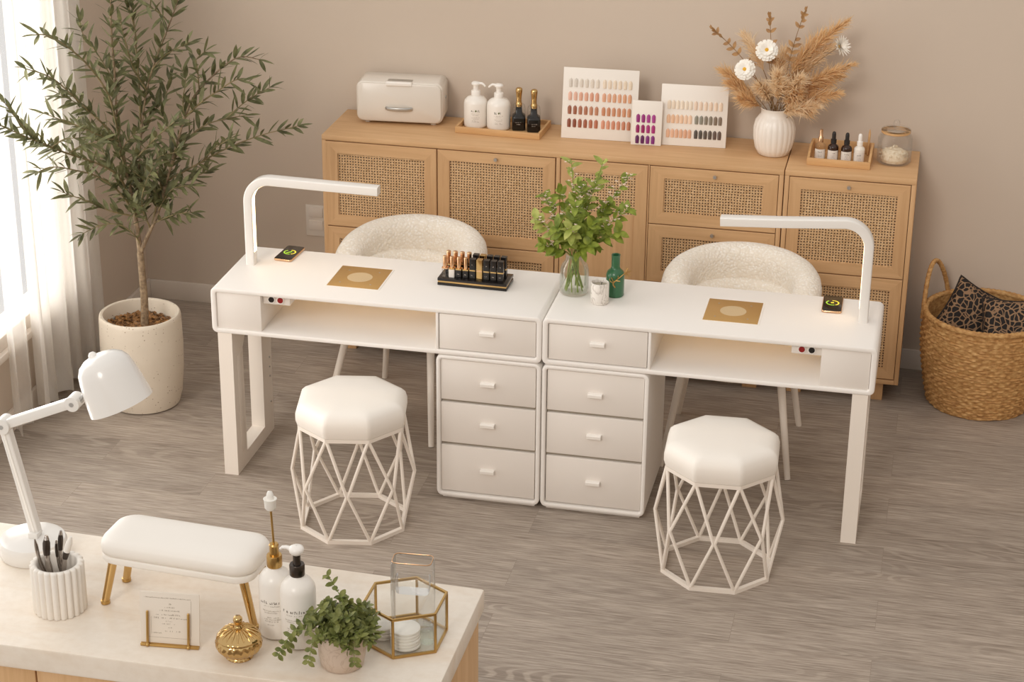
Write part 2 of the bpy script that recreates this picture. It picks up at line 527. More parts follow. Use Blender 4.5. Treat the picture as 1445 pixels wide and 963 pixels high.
# ------------------------------------------------------------ mesh builder
class G:
    def __init__(s):
        s.v = []
        s.f = []

    def add(s, vs, fs):
        o = len(s.v)
        s.v += [tuple(p) for p in vs]
        s.f += [tuple(i + o for i in f) for f in fs]
        return s

    def box(s, x0, x1, y0, y1, z0, z1, b=0, seg=2, mat=None):
        bm = bmesh.new()
        bmesh.ops.create_cube(bm, size=1)
        for v in bm.verts:
            v.co = Vector((x0 + (v.co.x + .5) * (x1 - x0), y0 + (v.co.y + .5) * (y1 - y0), z0 + (v.co.z + .5) * (z1 - z0)))
        if b:
            b = min(b, .49 * min(x1 - x0, y1 - y0, z1 - z0))
            bmesh.ops.bevel(bm, geom=list(bm.edges), offset=b, segments=seg, profile=.5, affect='EDGES')
        return s.frombm(bm, mat)

    def frombm(s, bm, mat=None):
        bm.verts.index_update()
        vs = [(mat @ v.co) if mat else v.co.copy() for v in bm.verts]
        fs = [[v.index for v in f.verts] for f in bm.faces]
        bm.free()
        return s.add(vs, fs)

    def xf(s, mat, start=0):
        for i in range(start, len(s.v)):
            s.v[i] = tuple(mat @ Vector(s.v[i]))
        return s

    def loft(s, loops, close=True, cap0=True, cap1=True):
        n = len(loops[0])
        vs = [p for l in loops for p in l]
        fs = []
        for i in range(len(loops) - 1):
            for j in range(n if close else n - 1):
                k = (j + 1) % n
                fs.append((i * n + j, i * n + k, (i + 1) * n + k, (i + 1) * n + j))
        if cap0:
            fs.append(tuple(range(n - 1, -1, -1)))
        if cap1:
            fs.append(tuple((len(loops) - 1) * n + j for j in range(n)))
        return s.add(vs, fs)

    def lathe(s, prof, seg=32, c=(0, 0, 0), mod=None, cap0=False, cap1=False):
        loops = []
        for i, (r, z) in enumerate(prof):
            l = []
            for j in range(seg):
                t = 2 * PI * j / seg
                rr = r * (mod(t, i, r, z) if mod else 1)
                l.append((c[0] + rr * math.cos(t), c[1] + rr * math.sin(t), c[2] + z))
            loops.append(l)
        return s.loft(loops, True, cap0, cap1)

    def tube(s, pts, r, seg=8, cap=True, closed=False, sec=None, up=None):
        pts = [Vector(p) for p in pts]
        n = len(pts)
        rs = r if isinstance(r, (list, tuple)) else [r] * n
        loops = []
        prev = None
        for i in range(n):
            if closed:
                d = (pts[(i + 1) % n] - pts[i - 1])
            else:
                d = pts[min(i + 1, n - 1)] - pts[max(i - 1, 0)]
            if d.length < 1e-9:
                d = Vector((0, 0, 1))
            d.normalize()
            if up is not None:
                a = Vector(up).cross(d).normalized()
            else:
                if prev is None:
                    h = Vector((0, 0, 1)) if abs(d.z) < .9 else Vector((1, 0, 0))
                    a = h.cross(d).normalized()
                else:
                    a = (prev - d * prev.dot(d))
                    if a.length < 1e-6:
                        a = Vector((1, 0, 0)).cross(d)
                    a.normalize()
            prev = a
            b = d.cross(a)
            if sec:
                l = [pts[i] + a * u + b * w for u, w in sec]
            else:
                l = [pts[i] + (a * math.cos(2 * PI * j / seg) + b * math.sin(2 * PI * j / seg)) * rs[i] for j in range(seg)]
            loops.append(l)
        if closed:
            loops.append(loops[0])
            return s.loft(loops, True, False, False)
        return s.loft(loops, True, cap, cap)

    def sphere(s, c, r, seg=16, rings=10, sq=(1, 1, 1)):
        prof = [(max(1e-5, math.sin(PI * i / rings)) * r, -math.cos(PI * i / rings) * r) for i in range(rings + 1)]
        st = len(s.v)
        s.lathe(prof, seg)
        for i in range(st, len(s.v)):
            x, y, z = s.v[i]
            s.v[i] = (c[0] + x * sq[0], c[1] + y * sq[1], c[2] + z * sq[2])
        return s

    def ring_shell(s, x0, x1, z0, z1, t, ro, ri, y0, y1, b=.005, tz=None):
        tz = t if tz is None else tz

        def rr(i, y, r, tt=0, tzz=0):
            return [(p[0], y, p[1]) for p in rrect(x0 + i + tt, x1 - i - tt, z0 + i + tzz, z1 - i - tzz, max(r, .001), 5)]
        loops = [rr(0, y1, ro), rr(0, y0 + b, ro), rr(b * .3, y0 + b * .3, ro - b * .3), rr(b, y0, ro - b),
                 rr(-b, y0, ri + b, t, tz), rr(-b * .3, y0 + b * .3, ri, t, tz), rr(0, y0 + b, ri, t, tz), rr(0, y1, ri, t, tz)]
        loops.append(loops[0])
        return s.loft(loops, True, False, False)

    def leaf(s, base, d, nrm, L, wd, bend=.15, n=4, shape=None, fold=.15):
        d = Vector(d).normalized()
        nrm = Vector(nrm)
        side = d.cross(nrm)
        if side.length < 1e-5:
            side = d.orthogonal()
        side.normalize()
        nrm = side.cross(d).normalized()
        vs = []
        fs = []
        for i in range(n + 1):
            t = i / n
            p = Vector(base) + d * (L * t) - nrm * (bend * L * t * t)
            w = wd * .5 * (shape(t) if shape else math.sin(PI * min(1, .08 + t * .92)) ** .8)
            w = max(w, wd * .03)
            vs += [p - side * w + nrm * w * fold, p, p + side * w + nrm * w * fold]
        for i in range(n):
            a = i * 3
            fs += [(a, a + 1, a + 4, a + 3), (a + 1, a + 2, a + 5, a + 4)]
        return s.add(vs, fs)

    def scribble(s, f, u0, u1, v, h, rnd, step=None, dens=.85):
        """a row of illegible little pen strokes; f maps (u, v) to a point"""
        step = step or h * .62
        u = u0
        while u < u1 - step * .6:
            if rnd.random() < dens:
                hh = h * rnd.uniform(.45, 1)
                w = step * .26
                k = rnd.choice((0, 1, 2))
                sl = rnd.uniform(-.2, .3) * step
                quads = [((u, v), (u + w, v), (u + w + sl, v + hh), (u + sl, v + hh))]
                if k:
                    vv = v + hh * rnd.choice((0, .45, .8))
                    quads.append(((u, vv), (u + step * .7, vv), (u + step * .7, vv + h * .17), (u, vv + h * .17)))
                if k == 2:
                    quads.append(((u + step * .5, v), (u + step * .5 + w, v), (u + step * .5 + w, v + hh * .6), (u + step * .5, v + hh * .6)))
                for q in quads:
                    s.add([f(*p) for p in q], [(0, 1, 2, 3)])
            u += step
        return s


def rrect(x0, x1, y0, y1, r, n=5):
    r = min(r, (x1 - x0) * .499, (y1 - y0) * .499)
    out = []
    for cx, cy, a in ((x1 - r, y1 - r, 0), (x0 + r, y1 - r, 90), (x0 + r, y0 + r, 180), (x1 - r, y0 + r, 270)):
        for i in range(n + 1):
            t = R(a + 90 * i / n)
            out.append((cx + r * math.cos(t), cy + r * math.sin(t)))
    return out


def slab(g, poly, z0, z1, b=.004, dome=0):
    """rounded-edge plate from a 2-D outline"""
    cx = sum(p[0] for p in poly) / len(poly)
    cy = sum(p[1] for p in poly) / len(poly)

    def sh(k, z):
        out = []
        for x, y in poly:
            dx, dy = x - cx, y - cy
            L = math.hypot(dx, dy)
            q = (L - k) / L
            out.append((cx + dx * q, cy + dy * q, z))
        return out
    loops = [sh(b, z0), sh(b * .3, z0 + b * .3), sh(0, z0 + b)]
    loops += [sh(0, z1 - b), sh(b * .3, z1 - b * .3), sh(b, z1)]
    if dome:
        for q in (.15, .35, .6, .85):
            loops.append([(cx + (x - cx) * (1 - q), cy + (y - cy) * (1 - q), z1 + dome * (1 - (1 - q) ** 2)) for x, y, z in loops[5]])
    return g.loft(loops)


def obj(name, g, m, parent=None, smooth=38, loc=None, rot=None):
    me = bpy.data.meshes.new(name)
    me.from_pydata(g.v, [], g.f)
    me.update()
    me.materials.append(M[m] if isinstance(m, str) else m)
    bm = bmesh.new()
    bm.from_mesh(me)
    bmesh.ops.recalc_face_normals(bm, faces=bm.faces)
    bm.to_mesh(me)
    bm.free()
    if smooth:
        me.polygons.foreach_set('use_smooth', [True] * len(me.polygons))
        me.set_sharp_from_angle(angle=R(smooth))
    o = bpy.data.objects.new(name, me)
    COL.objects.link(o)
    if parent:
        o.parent = parent
    if loc:
        o.location = loc
    if rot:
        o.rotation_euler = rot
    return o


def each(name, gs, m, parent, smooth=38):
    return [obj(name, g, m, parent, smooth) for g in gs]


def box(*a, **k):
    return G().box(*a, **k)


def tag(o, label, cat, group=None, kind=None):
    if label:
        o['label'] = label
    if cat:
        o['category'] = cat
    if group:
        o['group'] = group
    if kind:
        o['kind'] = kind
    return o


def thing(name, label, cat, loc=(0, 0, 0), rz=0, group=None, rot=None):
    o = bpy.data.objects.new(name, None)
    o.empty_display_size = .05
    COL.objects.link(o)
    o.location = loc
    o.rotation_euler = rot if rot else (0, 0, rz)
    return tag(o, label, cat, group)


def struct(name, g, m, smooth=38):
    o = obj(name, g, m, None, smooth)
    o['kind'] = 'structure'
    return o


def dup(root, loc, rz=0, label=None, rot=None):
    r = root.copy()
    COL.objects.link(r)
    r.location = loc
    r.rotation_euler = rot if rot else (0, 0, rz)
    if label:
        r['label'] = label
    for ch in list(root.children):
        c = ch.copy()
        COL.objects.link(c)
        c.parent = r
        for gch in list(ch.children):
            d = gch.copy()
            COL.objects.link(d)
            d.parent = c
    return r


def T(x, y, z):
    return Matrix.Translation((x, y, z))


def frame_to(p, d):
    """matrix whose local +Z runs along d, placed at p"""
    return Matrix.Translation(p) @ Vector(d).normalized().to_track_quat('Z', 'Y').to_matrix().to_4x4()

# ============================================================ THE SETTING
YW = 1.615      # back wall
XL = -2.164     # window wall
XR = 3.0
YF = -7.4
HT = 2.3
struct('floor', G().box(XL - .1, XR + .1, YF, YW + .1, -.06, 0), 'floor')
struct('wall_back', G().box(XL - .12, XR + .12, YW, YW + .12, 0, HT), 'wall')
struct('wall_front_blocker', G().box(XL - .12, XR + .12, YF - .12, YF, 0, HT), 'wall')  # unseen wall added to cut sky light on front faces
struct('wall_right_blocker', G().box(XR, XR + .12, YF, YW, 0, HT), 'wall')  # unseen wall added to block sky light and darken the right side
WY0, WY1, WZ0, WZ1 = -.55, .78, .36, 2.15
g = G()
g.box(XL - .12, XL, -.7, WY0, 0, HT)
g.box(XL - .12, XL, WY1, YW, 0, HT)
g.box(XL - .12, XL, WY0, WY1, 0, WZ0)
g.box(XL - .12, XL, WY0, WY1, WZ1, HT)
struct('wall_left', g, 'wall')
struct('baseboard_back', G().box(XL + .016, XR, YW - .016, YW, 0, .09, .004), 'trim')
struct('baseboard_left', G().box(XL, XL + .016, -.7, YW, 0, .09, .004), 'trim')
w = thing('window_1', None, None, (XL, 0, 0))
w['kind'] = 'structure'
each('window_frame', [box(-.10, .012, WY0, WY1, WZ0 - .03, WZ0 + .05, .006), box(-.10, .0, WY0, WY1, WZ1 - .06, WZ1, .006),
                      box(-.10, .0, WY0, WY0 + .06, WZ0 + .05, WZ1 - .06, .006), box(-.10, .0, WY1 - .06, WY1, WZ0 + .05, WZ1 - .06, .006)], 'trim', w)
obj('window_pane', G().box(-.07, -.062, WY0 + .05, WY1 - .05, WZ0 + .04, WZ1 - .05), 'pane', w)
struct('trim_1', G().box(XL, XL + .035, WY0 - .05, WY1 + .05, WZ0 - .035, WZ0 - .005, .006), 'trim')


def curtain_mesh(y0, y1, x, amp, folds, z0, z1, ph=0, flare=.25, sub=14, hem=True):
    g = G()
    nu = int(folds * sub)
    nv = 14
    for j in range(nv + 1):
        tz = j / nv
        z = z0 + (z1 - z0) * tz
        k = 1 + flare * (1 - tz)
        for i in range(nu + 1):
            u = i / nu
            a = 2 * PI * folds * u + ph + .25 * math.sin(3 * tz + 5 * u)
            yy = y0 + (y1 - y0) * u + .012 * math.sin(2.1 * a)
            xx = x + amp * k * math.sin(a) + amp * .35 * math.sin(.53 * a + 1)
            g.v.append((xx, yy, z))
    for j in range(nv):
        for i in range(nu):
            a = j * (nu + 1) + i
            g.f.append((a, a + 1, a + nu + 2, a + nu + 1))
    return g


c = thing('curtain', 'long cream linen curtain in soft folds between the window and the olive tree', 'curtain', (-2.095, .5, 0))
obj('fabric', curtain_mesh(-.22, .42, .0, .027, 5.5, .03, 2.6, .5), 'curtain', c, 80)
obj('hem', curtain_mesh(-.22, .42, .004, .027, 5.5, .028, .13, .5), 'curtain', c, 80)
c = thing('curtain', 'thin see-through voile strip hanging in front of the bright window glass', 'curtain', (-2.105, .17, 0))
obj('fabric', curtain_mesh(-.09, .11, .0, .02, 1.6, .02, 2.6, 1.2), 'sheer', c, 80)

o = thing('wall_socket', 'white socket plate on the back wall beside the left end of the sideboard', 'socket', (-1.335, YW, .455))
obj('cover_plate', G().box(-.06, .06, -.008, 0, -.085, .06, .003), 'plate', o)
each('socket_insert', [box(-.045, .02, -.013, -.007, z, z + .045, .003) for z in (-.055, .005)], 'trim', o)
obj('switch', G().box(.028, .05, -.014, -.007, -.06, .045, .003), 'trim', o)

# ============================================================ SIDEBOARD
SY, SZ, SB = 1.227, .969, .086
SYB = SY + .375


def mitred(name, x0, x1, z0, z1, st, top, bot, y0, y1, parent):
    """picture-frame border, grain along each member"""
    e = .002

    def lp(i, y, inner):
        if inner:
            a, b, c, d = x0 + st - i, x1 - st + i, z0 + bot - i, z1 - top + i
        else:
            a, b, c, d = x0 + i, x1 - i, z0 + i, z1 - i
        return [(a, y, c), (b, y, c), (b, y, d), (a, y, d)]
    loops = [lp(0, y1, 0), lp(0, y0 + e, 0), lp(e, y0, 0), lp(-e, y0, 1), lp(0, y0 + e, 1), lp(0, y1, 1)]
    loops.append(loops[0])
    g = G().loft(loops, True, False, False)
    o = obj(name, g, 'oak_x', parent, 25)
    o.data.materials.append(M['oak_z'])
    for p in o.data.polygons:
        c = p.center
        if min(abs(c.x - x0), abs(c.x - x1)) < st * .8 and z0 + bot * .3 < c.z < z1 - top * .3:
            p.material_index = 1
    return o


def rattan_front(parent, name, x0, x1, z0, z1, st=.048, top=None, bot=None, knob=None, plank=False):
    """a framed cabinet front with a rattan panel, its frame a mitred border"""
    top = top or st
    bot = bot or st
    y0, y1 = -.001, .018
    d = mitred(name, x0, x1, z0, z1, st, top, bot, y0, y1, parent)
    if plank:
        zz = z1 - top - .17
        obj('wood_panel', G().box(x0 + st - .004, x1 - st + .004, .006, .014, z0 + bot - .004, zz + .01), 'oak_z', d)
        obj('rattan_panel', G().box(x0 + st - .004, x1 - st + .004, .005, .013, zz, z1 - top + .004), 'rattan', d)
    else:
        obj('rattan_panel', G().box(x0 + st - .004, x1 - st + .004, .006, .013, z0 + bot - .004, z1 - top + .004), 'rattan', d)
    if knob:
        obj('knob', G().tube([(knob, y0, z1 - top * .5), (knob, y0 - .006, z1 - top * .5), (knob, y0 - .008, z1 - top * .5), (knob, y0 - .016, z1 - top * .5)],
                             [.004, .004, .008, .007], 12), 'silver', d)
    return d


def thing_part(name, g, m, parent):
    return obj(name, g, m, parent)


def cabinet(name, label, x0, x1, dividers):
    t = thing(name, label, 'sideboard', ((x0 + x1) / 2, SY, 0))
    ox = (x0 + x1) / 2
    a, b = x0 - ox, x1 - ox
    dp = SYB - SY
    g = G().box(a, b, 0, dp, SZ - .022, SZ, .002)
    obj('top_board', g, 'oak_x', t)
    each('side_panel', [box(a, a + .018, 0, dp, SB, SZ - .022, .0015), box(b - .018, b, 0, dp, SB, SZ - .022, .0015)], 'oak_z', t)
    obj('base_board', G().box(a + .018, b - .018, 0, dp, SB, SB + .02, .0015), 'oak_x', t)
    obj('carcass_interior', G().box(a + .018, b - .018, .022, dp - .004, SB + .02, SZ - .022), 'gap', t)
    each('divider', [box(d[0] - ox, d[1] - ox, 0, .03, SB + .02, SZ - .022, .001) for d in dividers], 'oak_z', t)
    each('foot', [box(x, x + .06, y, y + .06, 0, SB, .002) for x in (a + .06, b - .12) for y in (.03, dp - .09)], 'oak_z', t)
    return t, ox


t, ox = cabinet('sideboard', 'long light oak rattan-front sideboard against the back wall, the wider left unit', -1.189, .722, [(-.197, -.181), (.181, .186)])
zt = SZ - .026
rattan_front(t, 'door', -1.172 - ox, -.698 - ox, .573, zt)
rattan_front(t, 'door', -1.172 - ox, -.698 - ox, SB + .024, .569)
rattan_front(t, 'door', -.694 - ox, -.201 - ox, .536, zt, top=.042, knob=-.447 - ox)
rattan_front(t, 'door', -.694 - ox, -.201 - ox, SB + .024, .532)
rattan_front(t, 'door', -.178 - ox, .179 - ox, SB + .024, zt, plank=True)
rattan_front(t, 'drawer', .188 - ox, .702 - ox, .70, zt, st=.056, top=.046, bot=.05, knob=.45 - ox)
rattan_front(t, 'drawer', .188 - ox, .702 - ox, .447, .696, st=.056, top=.05, bot=.05, knob=.45 - ox)
rattan_front(t, 'drawer', .188 - ox, .702 - ox, SB + .024, .443, st=.056, top=.05, bot=.05)
t, ox = cabinet('sideboard', 'narrower rattan-front oak sideboard unit at the right end, beside the basket', .726, 1.239, [])
rattan_front(t, 'door', .746 - ox, 1.219 - ox, .549, zt, st=.046, knob=.98 - ox)
rattan_front(t, 'door', .746 - ox, 1.219 - ox, SB + .024, .545, st=.046)

# ============================================================ NAIL TABLES
TH, TB, TD = .76, .5824, .439


def pull(cx, cz, y=0):
    """small white lip handle"""
    pr = [(0, -.011), (-.003, -.011), (-.003, .003), (-.0135, .003), (-.0145, -.004), (-.0175, -.004), (-.0185, .007), (-.017, .009), (0, .009)]
    return G().loft([[(x, y + p, cz + q) for p, q in pr] for x in (cx - .026, cx + .026)])


def front_panel(x0, x1, z0, z1, y):
    return G().box(x0, x1, y, y + .016, z0, z1, .0025)


def nail_table(label, s, L, ox):
    """s = -1 pedestal at the right end, +1 pedestal at the left end; local x runs 0..L away from the seam"""
    t = thing('nail_table', label, 'nail table', (ox, 0, 0))

    def X(a, b):
        return (min(s * a, s * b), max(s * a, s * b))
    x0, x1 = X(0, L)
    obj('table_shell', G().ring_shell(x0, x1, TB, TH, .02, .021, .008, 0, TD, .005, .018), 'white', t)
    obj('back_panel', G().box(x0 + .016, x1 - .016, TD - .018, TD - .001, TB + .014, TH - .014), 'white', t)
    a, b = X(.378, .388)
    obj('partition', G().box(a, b, .004, TD - .018, TB + .016, TH - .016, .001), 'white', t)
    a, b = X(L - .190, L - .021)
    g = G().box(a, b, .007, TD - .018, TB + .018, TH - .018, .002)
    obj('end_box', g, 'drawer', t)
    a, b = X(.0225, .3755)
    d = obj('drawer', front_panel(a, b, TB + .0215, TH - .0205, .006), 'drawer', t)
    obj('handle', pull((a + b) / 2, .677, .006), 'handle', d)
    a, b = X(.02, .378)
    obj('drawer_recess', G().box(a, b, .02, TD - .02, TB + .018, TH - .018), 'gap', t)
    # socket strip under the top, next to the end box
    a, b = X(L - .295, L - .1905)
    sk = obj('socket_strip', G().box(a, b, .03, .15, .703, TH - .0182, .003), 'drawer', t)
    for k, (q, m) in enumerate(((L - .225, 'black'), (L - .259, 'red'))):
        ring = G()
        ring.tube([(s * q, .030, .723), (s * q, .026, .723)], .0145, 20)
        so = obj('socket', ring, 'handle', sk)
        obj('socket_core', G().tube([(s * q, .0262, .723), (s * q, .023, .723)], .0105, 20), m, so)
    # warm led strip at the back of the open compartment
    a, b = X(.40, L - .20)
    obj('led_strip', G().box(a, b, .30, .312, TH - .026, TH - .0182, .001), 'led_soft', t)
    # suction grille in the top
    gx = s * (L - .504) if s < 0 else .648
    pl = obj('grille_plate', G().box(gx - .097, gx + .097, .118, .322, TH + .0004, TH + .0022, .0006), 'gold_plate', t)
    obj('grille_border', G().ring_plate(gx - .103, gx + .103, .112, .328, .006, TH + .0002, TH + .0014), 'handle', t)
    obj('grille', disc(gx, .22, TH + .0026, .047), 'mesh', pl)
    each('screw', [disc(gx + dx, .22 + dy, TH + .0026, .0035, 8) for dx, dy in ((-.058, -.062), (.058, -.062), (-.058, .062), (.058, .062))], 'silver', pl)
    # pedestal with three drawers
    a, b = X(.0012, .3875)
    p = obj('pedestal', G().ring_shell(a, b, .012, TB - .002, .016, .023, .010, 0, TD - .01, .006), 'white', t)
    obj('pedestal_recess', G().box(a + .014, b - .014, .024, TD - .012, .026, TB - .016), 'recess_shade_wax', p)  # white recess coloured grey, shade painted into the drawer gaps
    obj('pedestal_plinth', G().box(a + .02, b - .02, .02, TD - .03, 0, .014), 'white', p)
    a, b = X(.0205, .3705)
    for z0, z1, hz in ((.404, .563, .478), (.232, .393, .315), (.034, .221, .128)):
        d = obj('drawer', G().box(a, b, .007, .024, z0, z1, .0025), 'drawer', t)
        obj('handle', pull((a + b) / 2, hz, .007), 'handle', d)
    # side frame leg
    a, b = X(L - .020, L - .074)
    out = [(.004, 0), (TD - .012, 0), (TD - .012, TB), (.004, TB)]
    inn = [(.112, .055), (TD - .12, .055), (TD - .12, TB - .03), (.16, TB - .03), (.112, TB - .1)]
    outl = [(.004, 0), (TD - .012, 0), (TD - .012, TB), (.16, TB), (.004, TB)]
    g = G()
    loops = [[(a, y, z) for y, z in outl], [(b, y, z) for y, z in outl], [(b, y, z) for y, z in inn], [(a, y, z) for y, z in inn]]
    loops.append(loops[0])
    g.loft(loops, True, False, False)
    lf = obj('leg_frame', g, 'metal_white', t, 20)
    xs = a if s > 0 else b
    e = .0015 * (-1 if s > 0 else 1)
    g = G()
    g.box(min(xs, xs + e), max(xs, xs + e), .05, .095, .075, TB - .11, .0005)
    obj('leg_groove', g, 'metal_white', lf)
    each('screw', [G().tube([(xs, TD - .04, z), (xs + e * 2, TD - .04, z)], .004, 8) for z in (.13, .24, .28, .32)], 'silver', lf)
    return t


def disc(x, y, z, r, n=32):
    g = G()
    return g.loft([[(x + r * math.cos(2 * PI * i / n), y + r * math.sin(2 * PI * i / n), zz) for i in range(n)] for zz in (z - .0015, z)])


G.vf = lambda s: (s.v, s.f)


def ring_plate(s, x0, x1, y0, y1, t, z0, z1):
    def lp(i, z):
        return [(x0 + i, y0 + i, z), (x1 - i, y0 + i, z), (x1 - i, y1 - i, z), (x0 + i, y1 - i, z)]
    l = [lp(0, z0), lp(0, z1), lp(t, z1), lp(t, z0)]
    return s.loft(l + [l[0]], True, False, False)


G.ring_plate = ring_plate
nail_table('white nail table on the left, with the lipstick display standing on it', -1, 1.2353, -.0007)
nail_table('white nail table on the right, with the green bottle standing on it', 1, 1.1693, .0007)


# ------------------------------------------------------------ arched LED lamps
def arch_lamp(label, loc, s, H, L, tilt=0):
    t = thing('arch_lamp', label, 'desk lamp', loc)
    rb = .085
    pts = [(0, 0, 0), (0, 0, H * .3)]
    for i in range(13):
        a = PI - PI / 2 * i / 12
        pts.append((s * (rb + rb * math.cos(a)), 0, H - rb + rb * math.sin(a)))
    pts.append((s * L * .6, 0, H - tilt * .6))
    pts.append((s * L, 0, H - tilt))
    sec = [(x, y) for x, y in rrect(-.0165, .0165, -.021, .021, .0045, 3)]
    sec2 = [(y, x) for x, y in sec]
    g = G().tube(pts, 1, sec=sec2, up=(0, 1, 0))
    # up=(0,1,0): first section axis lies in the plane of the arch
    g = G().tube(pts, 1, sec=[(x, y) for x, y in sec], up=(0, 1, 0))
    obj('arm', g, 'lamp_white', t)
    inner = []
    k = .0162
    inner.append((s * k, 0, .05))
    inner.append((s * k, 0, H * .3))
    for i in range(13):
        a = PI - PI / 2 * i / 12
        rr = rb - k
        inner.append((s * (rb + rr * math.cos(a)), 0, H - rb + rr * math.sin(a)))
    inner.append((s * (L - .02), 0, H - k - tilt * .95))
    st = [(x, y) for x, y in ((-.0012, -.013), (.0012, -.013), (.0012, .013), (-.0012, .013))]
    obj('led_strip', G().tube(inner, 1, sec=st, up=(0, 1, 0)), 'led', t)
    return t


arch_lamp('white arched lamp rising beside the phone at the left end of the left table', (-1.168, .268, TH), 1, .335, .50, .006)
arch_lamp('white arched lamp rising beside the phone at the right end of the right table', (1.105, .243, TH), -1, .36, .52, .028)


# ------------------------------------------------------------ boucle chairs
def barrel_chair(label, loc):
    t = thing('barrel_chair', label, 'chair', loc)
    Ro = .305
    TM = R(128)
    n = 56
    loops = []
    for i in range(n + 1):
        u = -1 + 2 * i / n
        th = u * TM
        k = abs(u)
        ztop = .742 - .03 * k ** 2 - .075 * k ** 4
        end = min(1, (1 - k) / .1)
        e = math.sqrt(max(0, 1 - (1 - end) ** 2)) if end < 1 else 1
        e = max(e, .03)
        # section (r, z): outer wall, rolled top, inner wall
        rm = Ro - .055
        hw = .055
        sec = []
        zb = .36
        for q in range(5):
            f = q / 4
            sec.append((Ro - .03 * (1 - f) ** 1.5, zb + (ztop - hw - zb) * f))
        for q in range(1, 8):
            a = PI * q / 8
            sec.append((rm + hw * math.cos(a), ztop - hw + hw * math.sin(a)))
        sec.append((rm - hw, ztop - hw))
        sec.append((rm - hw + .002, ztop - hw - .05))
        sec.append((rm - hw + .014, ztop - hw - .10))
        sec.append((rm - hw + .012, .46))
        sec.append((rm - hw + .01, zb))
        zc = (ztop + zb) / 2
        l = []
        for r, z in sec:
            rr = rm + (r - rm) * e
            zz = zc + (z - zc) * (.86 + .14 * e)
            l.append((rr * math.sin(th), rr * math.cos(th), zz))
        loops.append(l)
    obj('backrest', G().loft(loops), 'boucle', t, 70)
    # padded lower lining
    loops = []
    for i in range(41):
        u = -1 + 2 * i / 40
        th = u * R(112)
        e = max(.05, math.sqrt(1 - abs(u) ** 10))
        rm = .19
        sec = [(.22, .44), (.22, .60), (.207, .615), (.185, .61), (.17, .59), (.163, .54), (.163, .44)]
        loops.append([((rm + (r - rm) * e) * math.sin(th), (rm + (r - rm) * e) * math.cos(th), z) for r, z in sec])
    obj('inner_pad', G().loft(loops), 'boucle', t, 70)
    g = G()
    prof = [(.001, .355), (.23, .355), (.265, .37), (.27, .41), (.262, .455), (.225, .478), (.12, .486), (.001, .487)]
    g.lathe(prof, 40)
    obj('seat', g, 'boucle', t, 70)
    for sx in (-1, 1):
        for a, b in ((-.175, -.282), (.15, .205)):
            obj('leg', G().tube([(sx * .185, a, .37), (sx * .243, b, 0.0)], [.016, .0115], 14), 'metal_white', t)
    return t


ch = barrel_chair('cream boucle barrel chair behind the left nail table', (-.682, .74, 0))
ch.rotation_euler.z = R(-14)
dup(ch, (.624, .732, 0), 0, 'cream boucle barrel chair behind the right nail table')


# ------------------------------------------------------------ wire stools
def wire_stool(label, loc, rz):
    t = thing('octagonal_stool', label, 'stool', loc, rz)
    n = 8
    rt, rm, rb = .192, .226, .194
    zt, zm = .405, .205

    def P(r, k, z):
        a = -PI / 2 + 2 * PI * (k + .5) / n
        return Vector((r * math.cos(a), r * math.sin(a), z))
    top = [P(rt, k, zt) for k in range(n)]
    mid = [P(rm * math.cos(PI / 8) * 1.06, k - .5, zm) for k in range(n)]
    bot = [P(rb, k, .007) for k in range(n)]
    sq = [(-.008, -.007), (.008, -.007), (.008, .007), (-.008, .007)]
    obj('base_ring', G().tube(bot, 1, closed=True, sec=sq, up=(0, 0, 1)), 'metal_white', t, 25)
    obj('top_ring', G().tube(top, 1, closed=True, sec=sq, up=(0, 0, 1)), 'metal_white', t, 25)
    for k in range(n):
        for a, b in ((top[k], bot[k]), (top[k - 1], bot[k - 1])):
            m = mid[k]
            off = (a - m)
            off.z = 0
            obj('wire_strut', G().tube([a, m + off * .03, b], .0062, 8), 'metal_white', t)
    # octagonal cushion with softened corners
    def octo(r, z, rd):
        pts = [P(r, k, z) for k in range(n)]
        out = []
        for k in range(n):
            p, a, b = pts[k], pts[k - 1], pts[(k + 1) % n]
            for q in (-1, -.5, 0, .5, 1):
                if q < 0:
                    out.append(p + (a - p).normalized() * rd * -q)
                elif q > 0:
                    out.append(p + (b - p).normalized() * rd * q)
                else:
                    out.append(p * 1 + (a + b - 2 * p) * (rd * .06))
        return out
    loops = [octo(.184, zt + .006, .02), octo(.2, zt + .008, .02), octo(.207, zt + .03, .02), octo(.207, zt + .055, .02), octo(.2, zt + .078, .022),
             octo(.186, zt + .091, .024), octo(.165, zt + .098, .024), octo(.12, zt + .102, .02), octo(.05, zt + .104, .01)]
    obj('seat_cushion', G().loft(loops), 'leather', t, 60)
    return t


st = wire_stool('white octagonal wire stool with padded seat in front of the left table', (-.635, -.235, 0), R(11))
dup(st, (.685, -.268, 0), R(3), 'white octagonal wire stool with padded seat in front of the right table')


# ------------------------------------------------------------ basket and cushions
bx, by = 1.562, 1.352
t = thing('wicker_basket', 'large round woven seagrass basket on the floor right of the sideboard', 'basket', (bx, by, 0))
rnd = random.Random(4)
rows, seg = 62, 150
HB = .385
loops = []


def brad(z):
    u = z / HB
    return .205 + .05 * math.sin(min(1, u * 1.1) * PI * .5) ** .9 - .008 * max(0, u - .75) * 4


